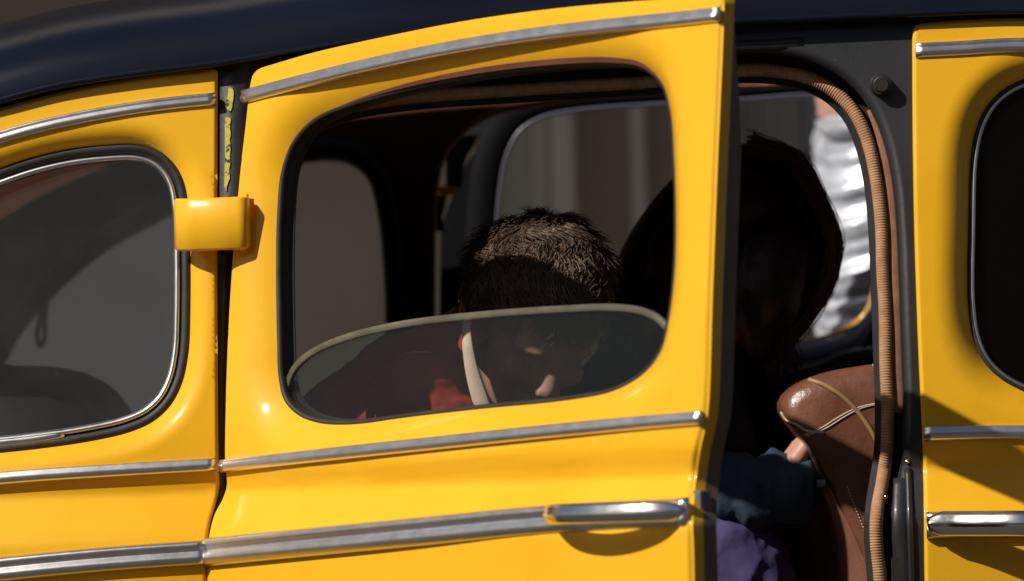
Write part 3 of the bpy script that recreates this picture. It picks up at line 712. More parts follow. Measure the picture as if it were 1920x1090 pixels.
# ------------------------------------------------------------------ far side of the body and its open door
FY = 1.36
def flat_panel(name, outline, holes, Y, material, thick=0.02, parent=taxi, reveal=None, revmat=None):
    O = [W(a, b_, Y) for a, b_ in outline]; O = [(p[0], p[1]) for p in resample([(p.x, p.z) for p in O], 0.02, True)]
    HL = [[(p[0], p[1]) for p in resample([(q.x, q.z) for q in (W(a, b_, Y) for a, b_ in crom(h, True, 5))], 0.012, True)] for h in holes]
    fixed = []; edges = []
    for lp in [O] + HL:
        s = len(fixed); fixed += lp; edges += [(s + i, s + (i + 1) % len(lp)) for i in range(len(lp))]
    res = delaunay_2d_cdt([Vector(p) for p in fixed], edges, [], 0, 1e-6)
    vv = [(v.x, v.y) for v in res[0]]
    cen = np.array([(sum(vv[i][0] for i in f_) / 3, sum(vv[i][1] for i in f_) / 3) for f_ in res[2]])
    keep = inside(cen, O)
    for lp in HL: keep &= ~inside(cen, lp)
    F = [list(f_) for f_, k in zip(res[2], keep) if k]; n = len(vv)
    V = [Vector((x, Y, z)) for x, z in vv] + [Vector((x, Y + thick, z)) for x, z in vv]
    F2 = F + [[i + n for i in reversed(f_)] for f_ in F]
    for lp in [O] + HL:
        s = len(V); k = len(lp)
        V += [Vector((x, Y, z)) for x, z in lp] + [Vector((x, Y + thick, z)) for x, z in lp]
        F2 += [[s + i, s + (i + 1) % k, s + k + (i + 1) % k, s + k + i] for i in range(k)]
    L = TO if parent is taxi else Vector((0, 0, 0))
    o = obj(name, V, F2, material, smooth=False)
    if parent is taxi: place(o)
    else: o.parent = parent
    return o, HL
fq_hole = [(-260, 800), (-160, 760), (-20, 715), (40, 625), (110, 545), (200, 470), (320, 404), (440, 345), (540, 312), (600, 302), (650, 306), (688, 335), (707, 400), (718, 500), (722, 620), (720, 760), (690, 840), (600, 860), (300, 870), (-100, 880), (-240, 860)]
fd_hole = [(816, 800), (816, 620), (817, 450), (820, 370), (834, 300), (862, 258), (915, 222), (975, 205), (1100, 188), (1250, 178), (1400, 168), (1540, 160), (1630, 170), (1720, 230), (1760, 400), (1770, 700), (1760, 1000), (1700, 1350), (1300, 1380), (900, 1350), (820, 1150)]
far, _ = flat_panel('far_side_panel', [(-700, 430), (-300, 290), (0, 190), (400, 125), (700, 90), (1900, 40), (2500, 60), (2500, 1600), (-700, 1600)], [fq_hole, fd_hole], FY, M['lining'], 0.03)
def far_ring(pxs, Y, prof, material, parent, name):
    lp = [(q.x, q.z) for q in (W(a, b_, Y) for a, b_ in crom(pxs, True, 5))]; lp = [(p[0], p[1]) for p in resample(lp, 0.01, True)]
    nn = loop_normals(lp); V = []; F = []; n = len(lp)
    for e, h in prof: V += [Vector((x + q[0] * e, Y + h, z + q[1] * e)) for (x, z), q in zip(lp, nn)]
    for k in range(len(prof)):
        k2 = (k + 1) % len(prof)
        F += [[k * n + i, k * n + (i + 1) % n, k2 * n + (i + 1) % n, k2 * n + i] for i in range(n)]
    o = obj(name, V, F, material); return place(o, BODY, parent)
far_ring(fq_hole, FY, [(0.002, -0.004), (0.030, -0.006), (0.034, -0.002), (0.034, 0.0), (0.002, 0.0)], M['navy'], far, 'window_frame')
far_ring(fq_hole, FY, [(0.000, 0.002), (0.003, -0.010), (0.008, -0.012), (0.010, -0.006), (0.010, 0.002)], M['seal'], far, 'window_rubber')
far_ring(fq_hole, FY, [(0.0225, -0.005), (0.025, -0.011), (0.028, -0.005)], M['steel'], far, 'window_bead')
far_ring(fd_hole, FY, [(0.000, 0.002), (0.001, -0.008), (0.006, -0.010), (0.008, 0.002)], M['flap'], far, 'door_piping')
# far door, ajar
fdw = [(928, 420), (934, 350), (946, 290), (970, 245), (1010, 218), (1070, 204), (1250, 190), (1400, 182), (1520, 174), (1580, 182), (1618, 215), (1636, 290), (1643, 400), (1646, 540), (1640, 610), (1610, 655), (1550, 680), (1480, 690), (1300, 690), (1080, 690), (960, 680), (932, 600)]
fdo = [(868, 316), (880, 298), (905, 265), (935, 235), (972, 210), (1000, 190), (1100, 168), (1400, 150), (1600, 140), (1680, 180), (1720, 400), (1730, 700), (1730, 1400), (820, 1400), (822, 800), (826, 430), (842, 380), (856, 350)]
fdr, _ = flat_panel('far_rear_door', fdo, [fdw], 1.58, M['trimblack'], 0.03)
far_ring(fdw, 1.58, [(0.001, -0.003), (0.005, -0.006), (0.036, -0.008), (0.042, -0.002), (0.001, 0.0)], M['trimblack'], fdr, 'inner_trim')
far_ring(fdw, 1.58, [(-0.001, -0.004), (-0.005, -0.003), (-0.005, 0.034), (-0.001, 0.036)], M['violet'], fdr, 'window_channel')
# yellow lip of the outer skin, seen in the lower front corner of that window
yl = [W(a, b_, 1.66) for a, b_ in crom([(1641, 480), (1640, 540), (1628, 580), (1605, 606), (1575, 622), (1540, 634), (1500, 642), (1470, 650), (1380, 655)], False, 6)]
o = sweep('outer_lip', resample(yl, 0.006), circ(0.0035, 8), M['yellow']); place(o, BODY, fdr)
# sunlit sill shelf of that door
q = [W(a, b_, 1.635) for a, b_ in crom([(1380, 680), (1470, 676), (1530, 668), (1590, 655), (1636, 620), (1662, 570), (1668, 480)], False, 6)]
o = sweep('sill_shelf', resample(q, 0.01), [(-0.022, -0.03), (-0.022, -0.012), (-0.012, 0.002), (0.004, 0.006), (0.018, 0.000), (0.024, -0.012), (0.024, -0.03)], M['violet']); place(o, BODY, fdr)
q = [W(a, b_, 1.40) for a, b_ in crom([(1480, 706), (1540, 690), (1580, 672), (1640, 662), (1700, 655)], False, 6)]
o = sweep('sill_rail', resample(q, 0.01), circ(0.009, 10), M['steel']); place(o, BODY, far)
# pillar pieces and yellow hinge outside the far doorway
def far_poly(name, pxs, Y, material, thick=0.02):
    v = [W(a, b_, Y) for a, b_ in pxs]; n = len(v)
    o = obj(name, v + [p + Vector((0, thick, 0)) for p in v], [list(range(n)), list(range(2 * n - 1, n - 1, -1))] + [[i, (i + 1) % n, n + (i + 1) % n, n + i] for i in range(n)], material, smooth=False)
    return place(o, BODY, far)
far_poly('pillar_edge', [(836, 352), (836, 284), (860, 235), (940, 205), (926, 226), (905, 248), (893, 262), (892, 268), (876, 292), (868, 314), (866, 352)], 1.47, M['black'])
far_poly('pillar_edge', [(800, 366), (839, 366), (834, 390), (829, 406), (833, 434), (800, 434)], 1.47, M['black'])
far_poly('hinge', [(818, 350), (857, 350), (851, 366), (828, 366), (819, 358)], 1.45, M['yellow'], 0.012)
# assist strap on the far frame
q = [W(a, b_, 1.30) for a, b_ in crom([(82, 545), (80, 580), (72, 610), (70, 636), (76, 652), (83, 636), (84, 600), (88, 560)], False, 6)]
o = sweep('grab_strap', resample(q, 0.004), circ(0.0035, 6), M['seal']); place(o, BODY, far)

# floor, sills, rear bulkhead
bm = bmesh.new(); box(bm, (-1.3, 0.06, 0.30), (1.6, 1.36, 0.34)); o = bmobj('floor_pan', bm, M['black'], taxi, -TO)
# rear seat
def rounded(name, lo, hi, bev, material, parent, loc=None, seg=4):
    bm = bmesh.new(); r_ = bmesh.ops.create_cube(bm, size=1)
    for v in r_['verts']: v.co = Vector([lo[i] + (v.co[i] + 0.5) * (hi[i] - lo[i]) for i in range(3)])
    bmesh.ops.bevel(bm, geom=bm.edges[:], offset=bev, segments=seg, affect='EDGES', profile=0.5)
    return bmobj(name, bm, material, parent, loc, smooth=True)
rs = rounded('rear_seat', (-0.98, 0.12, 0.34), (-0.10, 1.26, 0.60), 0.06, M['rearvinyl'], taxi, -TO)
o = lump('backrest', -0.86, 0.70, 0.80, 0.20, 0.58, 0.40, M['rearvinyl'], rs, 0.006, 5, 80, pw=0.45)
zc = W(100, 684, 0.5).z
o.location.z = zc - 1.2
o.location.x = W(255, 760, 0.5).x + 0.66
rear_x = -1.15

# front seat: leather backrest with seams
fs = thing('x', '', ''); bpy.data.objects.remove(fs)
SY = 0.20
def sp(px, py, y=SY): return W(px, py, y) - TO
side = [(1466, 772), (1464, 755), (1474, 736), (1500, 716), (1540, 700), (1600, 688), (1660, 682), (1760, 690), (1900, 760), (1930, 900), (1900, 1100), (1880, 1400), (1760, 1500), (1700, 1300), (1640, 1110), (1590, 990), (1550, 900), (1520, 846), (1490, 806)]
sl_ = resample([tuple(sp(a, b_)) for a, b_ in crom(side, True, 5)], 0.012, True)
cen = sum(sl_, Vector()) / len(sl_)
rows = [(-0.012, 0.80), (-0.010, 0.90), (-0.004, 0.96), (0.006, 0.99), (0.020, 1.0), (0.9, 1.0), (0.96, 0.97)]
V = []; F = []; n = len(sl_)
fan0 = None
for d, s in [(-0.013, 0.4), (-0.013, 0.62)] + rows:
    for p in sl_: V.append(cen + (p - cen) * s + Vector((0, d, 0)))
R_ = len(rows) + 2
for k in range(R_ - 1):
    for i in range(n): a = k * n + i; b_ = k * n + (i + 1) % n; F.append([a, b_, b_ + n, a + n])
F.append(list(range(n - 1, -1, -1))); F.append([(R_ - 1) * n + i for i in range(n)])
seat = obj('front_seat', V, F, M['leather'], taxi)
o2 = [(p.x, p.z) for p in sl_]
def seat_depth(p):
    d = Vector((p.x - cen.x, p.z - cen.z)); L = d.length; d.normalize(); best = 9.0
    for i in range(len(o2)):
        a = Vector(o2[i]) - Vector((cen.x, cen.z)); b_ = Vector(o2[(i + 1) % len(o2)]) - Vector((cen.x, cen.z)); e = b_ - a
        den = d.x * e.y - d.y * e.x
        if abs(den) < 1e-12: continue
        t_ = (a.x * e.y - a.y * e.x) / den; u = (a.x * d.y - a.y * d.x) / den
        if t_ > 0 and -0.001 <= u <= 1.001: best = min(best, t_)
    r_ = L / best; tb = [(0, -0.013), (0.62, -0.013), (0.80, -0.012), (0.90, -0.010), (0.96, -0.004), (0.99, 0.006), (1.0, 0.02), (2, 0.02)]
    for (a, da), (b_, db) in zip(tb, tb[1:]):
        if a <= r_ <= b_: return da + (db - da) * (r_ - a) / (b_ - a)
    return 0.02
def seam(pxs, prof, material, name, y=0.0):
    q = [sp(a, b_, SY - 0.012) for a, b_ in crom(pxs, False, 6)]
    q = [Vector((p.x, SY - TO.y + seat_depth(p) - 0.0008, p.z)) for p in q]
    return sweep(name, resample(q, 0.005), prof, material, seat)
seam([(1518, 712), (1545, 722), (1580, 744), (1610, 774), (1632, 805), (1648, 835)], circ(0.0032, 8), M['leather_trim'], 'seam_piping', SY - 0.0135)
for dx in (-5, 5):
    seam([(1508 + dx, 818), (1545 + dx, 803), (1575 + dx, 784), (1610 + dx, 766), (1650 + dx, 756)], circ(0.0010, 6), M['thread'], 'stitching', SY - 0.0140)
seam([(1466, 772), (1474, 786), (1496, 798), (1512, 808), (1545, 812)], circ(0.0016, 6), M['thread'], 'edge_piping', SY - 0.006)
seam([(1640, 684), (1648, 700), (1665, 712)], circ(0.002, 6), M['thread'], 'edge_piping', SY - 0.006)
for i in range(26):       # dashes of stitching running down the side
    t0 = i / 26; a = 1588 + 60 * t0 - 0 * t0; b_ = 912 + 150 * t0
    seam([(a, b_), (a + 1.6, b_ + 3.2)], circ(0.0009, 5), M['thread'], 'stitch', SY - 0.0142)
# ribbed rear panel of the seat, running back into the car
V = []; F = []
ea = [(1440, 830, 0.95), (1452, 905, 0.95), (1425, 1000, 0.95), (1400, 1100, 0.95), (1380, 1400, 0.95)]
eb = [(1505, 812, 0.20), (1552, 905, 0.20), (1600, 1000, 0.20), (1642, 1100, 0.20), (1700, 1400, 0.20)]
A = [sp(*q) for q in ea]; B = [sp(*q) for q in eb]
for i in range(2):
    pass
o = obj('seat_back_panel', [A[0], A[1], B[1], B[0]], [[0, 1, 2, 3]], M['leather'], seat, smooth=False)
NR = 64
for k in range(NR * 4 + 1):
    f_ = k / (NR * 4); bumpv = 0.004 * abs(math.sin(math.pi * k / 4))
    for q in range(1, 5): V.append(A[q].lerp(B[q], f_) + Vector((-bumpv, -bumpv, 0)))
for k in range(NR * 4):
    for q in range(3): a = k * 4 + q; F.append([a, a + 1, a + 5, a + 4])
obj('ribbed_panel', V, F, M['vinyl'], seat)
sweep('metal_strip', [sp(1450, 912, 0.94) + Vector((-0.006, 0, 0)), sp(1555, 906, 0.195) + Vector((-0.004, -0.006, 0))], [(-0.005, 0), (-0.004, 0.004), (0.004, 0.004), (0.005, 0)], M['steel'], seat)

# ------------------------------------------------------------------ people
def tube(bm, pts, radii, k=16, flat=None):
    """lofted limb with rounded ends, merged later by voxel remesh"""
    pts = [Vector(p) for p in pts]
    dense = crom([(*p, r_) for p, r_ in zip(pts, radii)], False, 6) if len(pts) > 2 else [(*pts[0], radii[0]), (*pts[0].lerp(pts[1], .5), (radii[0] + radii[1]) / 2), (*pts[1], radii[1])]
    c_ = [Vector(d[:3]) for d in dense]; rr = [d[3] for d in dense]
    T0 = (c_[1] - c_[0]).normalized(); T1 = (c_[-1] - c_[-2]).normalized()
    c_ = [c_[0] - T0 * rr[0] * 0.85, c_[0] - T0 * rr[0] * 0.5] + c_ + [c_[-1] + T1 * rr[-1] * 0.5, c_[-1] + T1 * rr[-1] * 0.85]
    rr = [rr[0] * 0.45, rr[0] * 0.85] + rr + [rr[-1] * 0.85, rr[-1] * 0.45]
    ref = Vector((0.13, 0.31, 0.94)); rings = []
    for i, p in enumerate(c_):
        T = (c_[min(i + 1, len(c_) - 1)] - c_[max(i - 1, 0)]).normalized()
        U = T.cross(ref); U = U.normalized() if U.length > 0.05 else T.orthogonal().normalized(); Vv = T.cross(U)
        if flat: 
            fd, fs_ = flat; 
        ring_ = []
        for j in range(k):
            a = 2 * math.pi * j / k; q = (U * math.cos(a) + Vv * math.sin(a)) * rr[i]
            if flat: q = q - Vector(fd) * q.dot(Vector(fd)) * (1 - fs_)
            ring_.append(bm.verts.new(p + q))
        rings.append(ring_)
    for a, b_ in zip(rings, rings[1:]):
        for j in range(k): bm.faces.new([a[j], a[(j + 1) % k], b_[(j + 1) % k], b_[j]])
    bm.faces.new(list(reversed(rings[0]))); bm.faces.new(rings[-1])
def ball(bm, c_, axes, rad3, seg=24):
    r_ = bmesh.ops.create_uvsphere(bm, u_segments=seg, v_segments=seg // 2, radius=1)
    for v in r_['verts']:
        q = v.co.copy(); v.co = Vector(c_) + axes[0] * q.x * rad3[0] + axes[1] * q.y * rad3[1] + axes[2] * q.z * rad3[2]
def remeshed(name, bm, material, parent, voxel=0.004, smooth_it=6, wr=None):
    bmesh.ops.recalc_face_normals(bm, faces=bm.faces[:])
    me = bpy.data.meshes.new(name); bm.to_mesh(me); bm.free()
    o = bpy.data.objects.new(name, me); C.objects.link(o)
    md = o.modifiers.new('r', 'REMESH'); md.mode = 'VOXEL'; md.voxel_size = voxel; md.use_smooth_shade = True
    sm_ = o.modifiers.new('s', 'SMOOTH'); sm_.factor = 0.5; sm_.iterations = smooth_it
    dg = bpy.context.evaluated_depsgraph_get(); me2 = bpy.data.meshes.new_from_object(o.evaluated_get(dg))
    o.modifiers.clear(); o.data = me2; me2.name = name
    if wr:
        nn_ = [v.normal.copy() for v in me2.vertices]
        for v, vn in zip(me2.vertices, nn_):
            p = v.co; k = wr[0] * (noise.ridged_multi_fractal(Vector((p.x * wr[1][0], p.y * wr[1][1], p.z * wr[1][2])), 0.9, 2.0, 3, 1.0, 2.0) - 1.1)
            v.co = p + vn * k
    me2.materials.clear(); me2.materials.append(material)
    me2.polygons.foreach_set('use_smooth', [True] * len(me2.polygons))
    o.parent = parent; return o
def head(bm, c_, f_, u_, s=1.0):
    """a head with face: c centre, f face direction, u crown direction"""
    f_ = f_.normalized(); u_ = (u_ - f_ * u_.dot(f_)).normalized(); r_ = f_.cross(u_)
    ax = (r_, f_, u_)
    A = lambda x, y, z: c_ + (r_ * x + f_ * y + u_ * z) * s
    ball(bm, A(0, -0.012, 0.028), ax, (0.076 * s, 0.094 * s, 0.086 * s), 32)          # cranium
    ball(bm, A(0, 0.018, -0.030), ax, (0.060 * s, 0.068 * s, 0.082 * s), 28)          # face
    ball(bm, A(0, 0.052, -0.094), ax, (0.026 * s, 0.024 * s, 0.020 * s), 16)          # chin
    for sx in (-1, 1):
        tube(bm, [A(sx * 0.058, -0.005, -0.050), A(sx * 0.046, 0.020, -0.082), A(sx * 0.016, 0.056, -0.096)], [0.020 * s, 0.018 * s, 0.016 * s], 12)  # jaw
        tube(bm, [A(sx * 0.010, 0.084, 0.006), A(sx * 0.030, 0.080, 0.010), A(sx * 0.048, 0.066, 0.004)], [0.010 * s, 0.010 * s, 0.008 * s], 10)      # brow
        ball(bm, A(sx * 0.040, 0.062, -0.036), ax, (0.020 * s, 0.016 * s, 0.018 * s), 14)   # cheekbone
        ball(bm, A(sx * 0.030, 0.070, -0.012), ax, (0.015 * s, 0.013 * s, 0.010 * s), 14)   # closed lid
        # ear
        tube(bm, [A(sx * 0.074, -0.012, -0.040), A(sx * 0.083, -0.022, -0.020), A(sx * 0.086, -0.024, 0.000), A(sx * 0.080, -0.010, 0.008), A(sx * 0.074, -0.002, -0.006)],
             [0.007 * s, 0.007 * s, 0.007 * s, 0.006 * s, 0.005 * s], 8)
        ball(bm, A(sx * 0.075, -0.012, -0.016), ax, (0.007 * s, 0.014 * s, 0.022 * s), 10)
    tube(bm, [A(0, 0.083, -0.004), A(0, 0.090, -0.022), A(0, 0.097, -0.040)], [0.009 * s, 0.011 * s, 0.013 * s], 12)       # nose
    for sx in (-1, 1): ball(bm, A(sx * 0.012, 0.094, -0.045), ax, (0.008 * s, 0.010 * s, 0.007 * s), 10)
    tube(bm, [A(-0.024, 0.074, -0.068), A(0, 0.086, -0.065), A(0.024, 0.074, -0.068)], [0.005 * s, 0.007 * s, 0.005 * s], 10)
    tube(bm, [A(-0.022, 0.073, -0.076), A(0, 0.084, -0.077), A(0.022, 0.073, -0.076)], [0.005 * s, 0.008 * s, 0.005 * s], 10)
    return A, ax
def hand(bm, wrist, d, nrm, s=1.0, curl=0.6, thumb=1):
    """palm and five bent fingers; d = pointing direction, nrm = back of the hand"""
    d = d.normalized(); nrm = (nrm - d * nrm.dot(d)).normalized(); sd = d.cross(nrm)
    A = lambda x, y, z: wrist + (sd * x + d * y + nrm * z) * s
    for x in (-0.028, -0.010, 0.010, 0.028):
        tube(bm, [A(x * 0.55, 0.0, 0), A(x * 0.9, 0.045, 0.002), A(x, 0.085, 0)], [0.015 * s, 0.014 * s, 0.011 * s], 10)
    for x, L in ((-0.030, 0.058), (-0.010, 0.074), (0.011, 0.080), (0.031, 0.070)):
        p = A(x, 0.085, 0); q = [p]; a = 0.25
        for k, fr_ in enumerate((0.45, 0.32, 0.23)):
            a += curl * (0.6 if k == 0 else 0.8)
            p = p + (d * math.cos(a) - nrm * math.sin(a) + sd * x * 0.6) * L * fr_ * s; q.append(p)
        tube(bm, q, [0.0095 * s, 0.0088 * s, 0.0080 * s, 0.0070 * s], 10)
    q = [A(thumb * 0.022, 0.015, -0.006), A(thumb * 0.046, 0.040, -0.018), A(thumb * 0.052, 0.064, -0.030), A(thumb * 0.046, 0.084, -0.040)]
    tube(bm, q, [0.014 * s, 0.012 * s, 0.0105 * s, 0.009 * s], 10)
def tufts(name, roots, material, parent, width=0.0016, segs=5):
    """roots: list of (point, list of following points)"""
    V = []; F = []
    for pts in roots:
        n = len(pts); s = len(V); w0 = width * random.uniform(0.6, 1.3)
        for i, p in enumerate(pts):
            T = (pts[min(i + 1, n - 1)] - pts[max(i - 1, 0)]).normalized(); U = T.orthogonal().normalized(); W_ = T.cross(U)
            r_ = w0 * (1 - 0.85 * (i / (n - 1)) ** 1.5)
            for j in range(3):
                a = 2.094 * j; V.append(p + (U * math.cos(a) + W_ * math.sin(a)) * r_)
        for i in range(n - 1):
            for j in range(3): a = s + i * 3; F.append([a + j, a + (j + 1) % 3, a + 3 + (j + 1) % 3, a + 3 + j])
    return obj(name, V, F, material, parent)

# --- man, seated, head bowed
random.seed(11)
HYm = 0.255
man = thing('person', 'man with short wavy brown hair and red shirt bowing his head inside the taxi', 'person', (W(700, 1000, 0.42).x, 0.42, 0.60))
ML = Vector(man.location)
mw = lambda px, py, y=HYm: W(px, py, y) - ML
hc = mw(1000, 596); HS = 1.02
fm = Vector((0.30, -0.66, -0.60)).normalized(); um = Vector((0.24, -0.28, 0.9))
bm = bmesh.new(); A, axm = head(bm, hc, fm, um, HS)
um = axm[2]
neck0 = A(0, -0.045, -0.05)
shoulders = mw(800, 735, 0.34)
tube(bm, [neck0, neck0.lerp(shoulders, 0.5) + Vector((0, 0, 0.012)), shoulders], [0.058, 0.055, 0.06], 18)
# torso, arms (under the shirt)
pel = Vector((-0.08, 0.02, 0.05)); chest = mw(735, 850, 0.42)
tube(bm, [pel, mw(690, 960, 0.43), chest, shoulders], [0.13, 0.125, 0.12, 0.07], 24)
sh1 = mw(792, 775, 0.166); sh2 = mw(800, 770, 0.60)
el1 = mw(930, 1000, 0.24); el2 = mw(960, 990, 0.62)
wr1 = mw(1090, 1050, 0.34); wr2 = mw(1110, 1040, 0.55)
tube(bm, [sh1, el1], [0.05, 0.04], 14); tube(bm, [el1, wr1], [0.04, 0.028], 14)
tube(bm, [sh2, el2], [0.05, 0.04], 14); tube(bm, [el2, wr2], [0.04, 0.028], 14)
hand(bm, wr1, Vector((0.9, 0.2, -0.3)), Vector((0.2, -0.3, 0.9)), 1, 0.7, 1); hand(bm, wr2, Vector((0.9, -0.2, -0.3)), Vector((0.2, 0.3, 0.9)), 1, 0.7, -1)
kn1 = Vector((0.42, -0.12, 0.03)); kn2 = Vector((0.42, 0.18, 0.03))
for s_, k_ in ((-0.09, kn1), (0.12, kn2)):
    tube(bm, [pel + Vector((0.02, s_, -0.02)), k_], [0.085, 0.06], 16); tube(bm, [k_, k_ + Vector((0.06, 0, -0.26))], [0.055, 0.045], 14)
    tube(bm, [k_ + Vector((0.05, 0, -0.235)), k_ + Vector((0.22, 0, -0.24))], [0.04, 0.03], 12)
remeshed('body', bm, M['skin'], man, 0.0045, 5)
bm = bmesh.new()
tube(bm, [pel + Vector((0, 0, 0.02)), mw(690, 960, 0.43), chest, mw(775, 760, 0.36)], [0.15, 0.145, 0.138, 0.10], 24)
tube(bm, [mw(790, 745, 0.33), sh1, sh1.lerp(el1, 0.85)], [0.062, 0.066, 0.060], 18); tube(bm, [mw(790, 745, 0.42), sh2, sh2.lerp(el2, 0.85)], [0.062, 0.066, 0.060], 18)
tube(bm, [mw(795, 735, 0.33), mw(845, 690, 0.30)], [0.085, 0.068], 20)
remeshed('shirt', bm, M['red'], man, 0.005, 4, (0.006, (9, 9, 16)))
bm = bmesh.new()
for s_, k_ in ((-0.09, kn1), (0.12, kn2)):
    tube(bm, [pel + Vector((0.0, s_, -0.02)), k_], [0.10, 0.075], 16); tube(bm, [k_, k_ + Vector((0.05, 0, -0.22))], [0.07, 0.06], 14)
remeshed('trousers', bm, M['black_cloth'], man, 0.007, 4)
# raised collar
cpts = [mw(a, b_, y) for a, b_, y in ((900, 650, 0.22), (878, 625, 0.23), (858, 604, 0.26), (850, 598, 0.33), (868, 620, 0.40), (900, 650, 0.42))]
sweep('collar', resample([Vector(p) for p in crom(cpts, False, 6)], 0.005), [(-0.022, 0), (-0.02, 0.004), (0.018, 0.005), (0.021, 0)], M['red'], man, nrm=(-0.5, -0.7, 0.3))
q = [mw(*p_) for p_ in ((874, 604, 0.165), (876, 640, 0.146), (880, 670, 0.142), (886, 700, 0.140), (896, 735, 0.140), (908, 772, 0.142), (922, 830, 0.155))]
sweep('shoulder_strap', resample([Vector(p_) for p_ in crom(q, False, 6)], 0.005), [(-0.0085, 0), (-0.007, 0.002), (0.0, 0.003), (0.007, 0.002), (0.0085, 0)], M['white'], man, nrm=(-0.3, -1, 0.15), scale=lambda t_: (0.62 + 0.65 * min(1, t_ * 1.6), 1))
# hair
r3, f3, u3 = axm
def scalp(bm_, c_, ax, s, grow):
    r_, f_, u_ = ax
    ball(bm_, c_ + (f_ * -0.012 + u_ * 0.028) * s, ax, ((0.076 + grow) * s, (0.094 + grow) * s, (0.086 + grow) * s), 32)
bm = bmesh.new(); scalp(bm, hc, axm, HS, 0.006)
ball(bm, hc + (f3 * -0.03 + u3 * -0.01) * HS, axm, (0.074 * HS, 0.072 * HS, 0.072 * HS), 24)
dele = [v for v in bm.verts if (v.co - hc).dot(f3) > 0.070 * HS and (v.co - hc).dot(u3) < 0.052 * HS or ((v.co - hc).dot(f3) > 0.005 and (v.co - hc).dot(u3) < 0.0)]
bmesh.ops.delete(bm, geom=dele, context='VERTS')
hair = bmobj('hair', bm, M['hair_brown'], man, smooth=True)
roots = []
for _ in range(15000):
    d = Vector((random.gauss(0, 1), random.gauss(0, 1), random.gauss(0, 1))).normalized()
    du, df_ = d.z, d.y
    lim = 0.30 + 0.10 * noise.noise(Vector((d.x * 5, d.y * 5, 1)))
    if not (du > lim or (df_ < 0.15 and du > -0.30) or (df_ < -0.35 and du > -0.62)): continue
    p = hc + (f3 * -0.012 + u3 * 0.028 + r3 * d.x * 0.081 + f3 * d.y * 0.099 + u3 * d.z * 0.091) * HS
    nrm_ = (r3 * d.x + f3 * d.y + u3 * d.z).normalized()
    clump = noise.noise(p * 34 + Vector((9, 2, 4))); cl2 = noise.noise(p * 34 + Vector((1, 7, 3)))
    flow = f3 * (0.9 + 0.5 * cl2) - u3 * 0.1 + r3 * (0.9 * clump); flow = (flow - nrm_ * flow.dot(nrm_)).normalized()
    sdv = nrm_.cross(flow); L = random.uniform(0.026, 0.052); pts = [p]; ph = clump * 7; q = p.copy(); jt = random.gauss(0, 0.22)
    for k in range(5):
        a = k / 5
        dirv = flow * 0.95 + nrm_ * (0.42 - 0.75 * a + 0.55 * cl2 + random.gauss(0, 0.05)) + sdv * (math.sin(ph + a * 4.0) * 0.55 + jt)
        q = q + dirv.normalized() * L / 5; pts.append(q.copy())
    roots.append(pts)
tufts('hair_locks', roots, M['hair_brown'], man, 0.0010)

# --- woman with long dark hair leaning in, seen from behind the open door
WYw = 0.56
wom = thing('person', 'long haired person with rolled navy sleeve and purple trousers leaning in the doorway', 'person', (W(1390, 1090, 0.5).x, 0.5, 0.34))
WL = Vector(wom.location)
ww = lambda px, py, y=WYw: W(px, py, y) - WL
hw_ = ww(1405, 450)
fw_ = Vector((-0.25, 0.75, -0.6)); uw_ = Vector((-0.1, 0.0, 1))
bm = bmesh.new(); A2, axw = head(bm, hw_, fw_, uw_, 1.05)
nk = ww(1330, 610, 0.60)
tube(bm, [A2(0, -0.03, -0.05), ww(1360, 560, 0.60), nk], [0.05, 0.048, 0.055], 16)
tube(bm, [nk, ww(1290, 760, 0.62), ww(1270, 940, 0.62), ww(1290, 1080, 0.6)], [0.10, 0.13, 0.12, 0.13], 24)
shA = ww(1320, 740, 0.45); elA = ww(1335, 930, 0.34); wrA = ww(1478, 905, 0.30)
tube(bm, [nk, shA, elA], [0.05, 0.05, 0.042], 16); tube(bm, [elA, wrA], [0.040, 0.030], 16)
hand(bm, ww(1462, 905, 0.30), Vector((0.55, 0.1, 0.75)), Vector((-0.7, -0.1, 0.5)), 0.92, 0.75, -1)
shB = ww(1230, 700, 0.85)
tube(bm, [nk, shB, ww(1210, 900, 0.9)], [0.05, 0.05, 0.04], 14)
for dy, kx in ((0.45, 1420), (0.72, 1380)):
    tube(bm, [ww(1290, 1080, dy), ww(kx, 1180, dy)], [0.09, 0.06], 16); tube(bm, [ww(kx, 1180, dy), ww(kx - 40, 1560, dy)], [0.055, 0.04], 14)
remeshed('body', bm, M['skin'], wom, 0.005, 5)
bm = bmesh.new()
tube(bm, [ww(1325, 640, 0.60), ww(1290, 760, 0.62), ww(1270, 940, 0.62)], [0.105, 0.145, 0.135], 24)
tube(bm, [ww(1310, 640, 0.6), ww(1230, 600, 0.75), ww(1215, 700, 0.85), ww(1205, 860, 0.9)], [0.09, 0.07, 0.065, 0.055], 18)
tube(bm, [ww(1330, 650, 0.55), shA, ww(1330, 860, 0.38)], [0.08, 0.068, 0.060], 18)
remeshed('top', bm, M['black_cloth'], wom, 0.006, 4, (0.006, (8, 8, 14)))
bm = bmesh.new()
a0, a1 = ww(1335, 918, 0.335), ww(1484, 918, 0.30)
pr_ = [(0.0, 0.046), (0.18, 0.047), (0.35, 0.050), (0.46, 0.045), (0.56, 0.050), (0.68, 0.045), (0.78, 0.050), (0.90, 0.047), (1.0, 0.048)]
tube(bm, [a0.lerp(a1, t_) + Vector((0, 0, 0.004 * math.sin(t_ * 9))) for t_, _ in pr_], [r_ for _, r_ in pr_], 28)
remeshed('rolled_sleeve', bm, M['denim'], wom, 0.0035, 3, (0.006, (26, 10, 9)))
bm = bmesh.new()
tube(bm, [ww(1330, 1010, 0.38), ww(1372, 1025, 0.34), ww(1400, 1100, 0.34), ww(1420, 1300, 0.36)], [0.04, 0.056, 0.060, 0.07], 22)
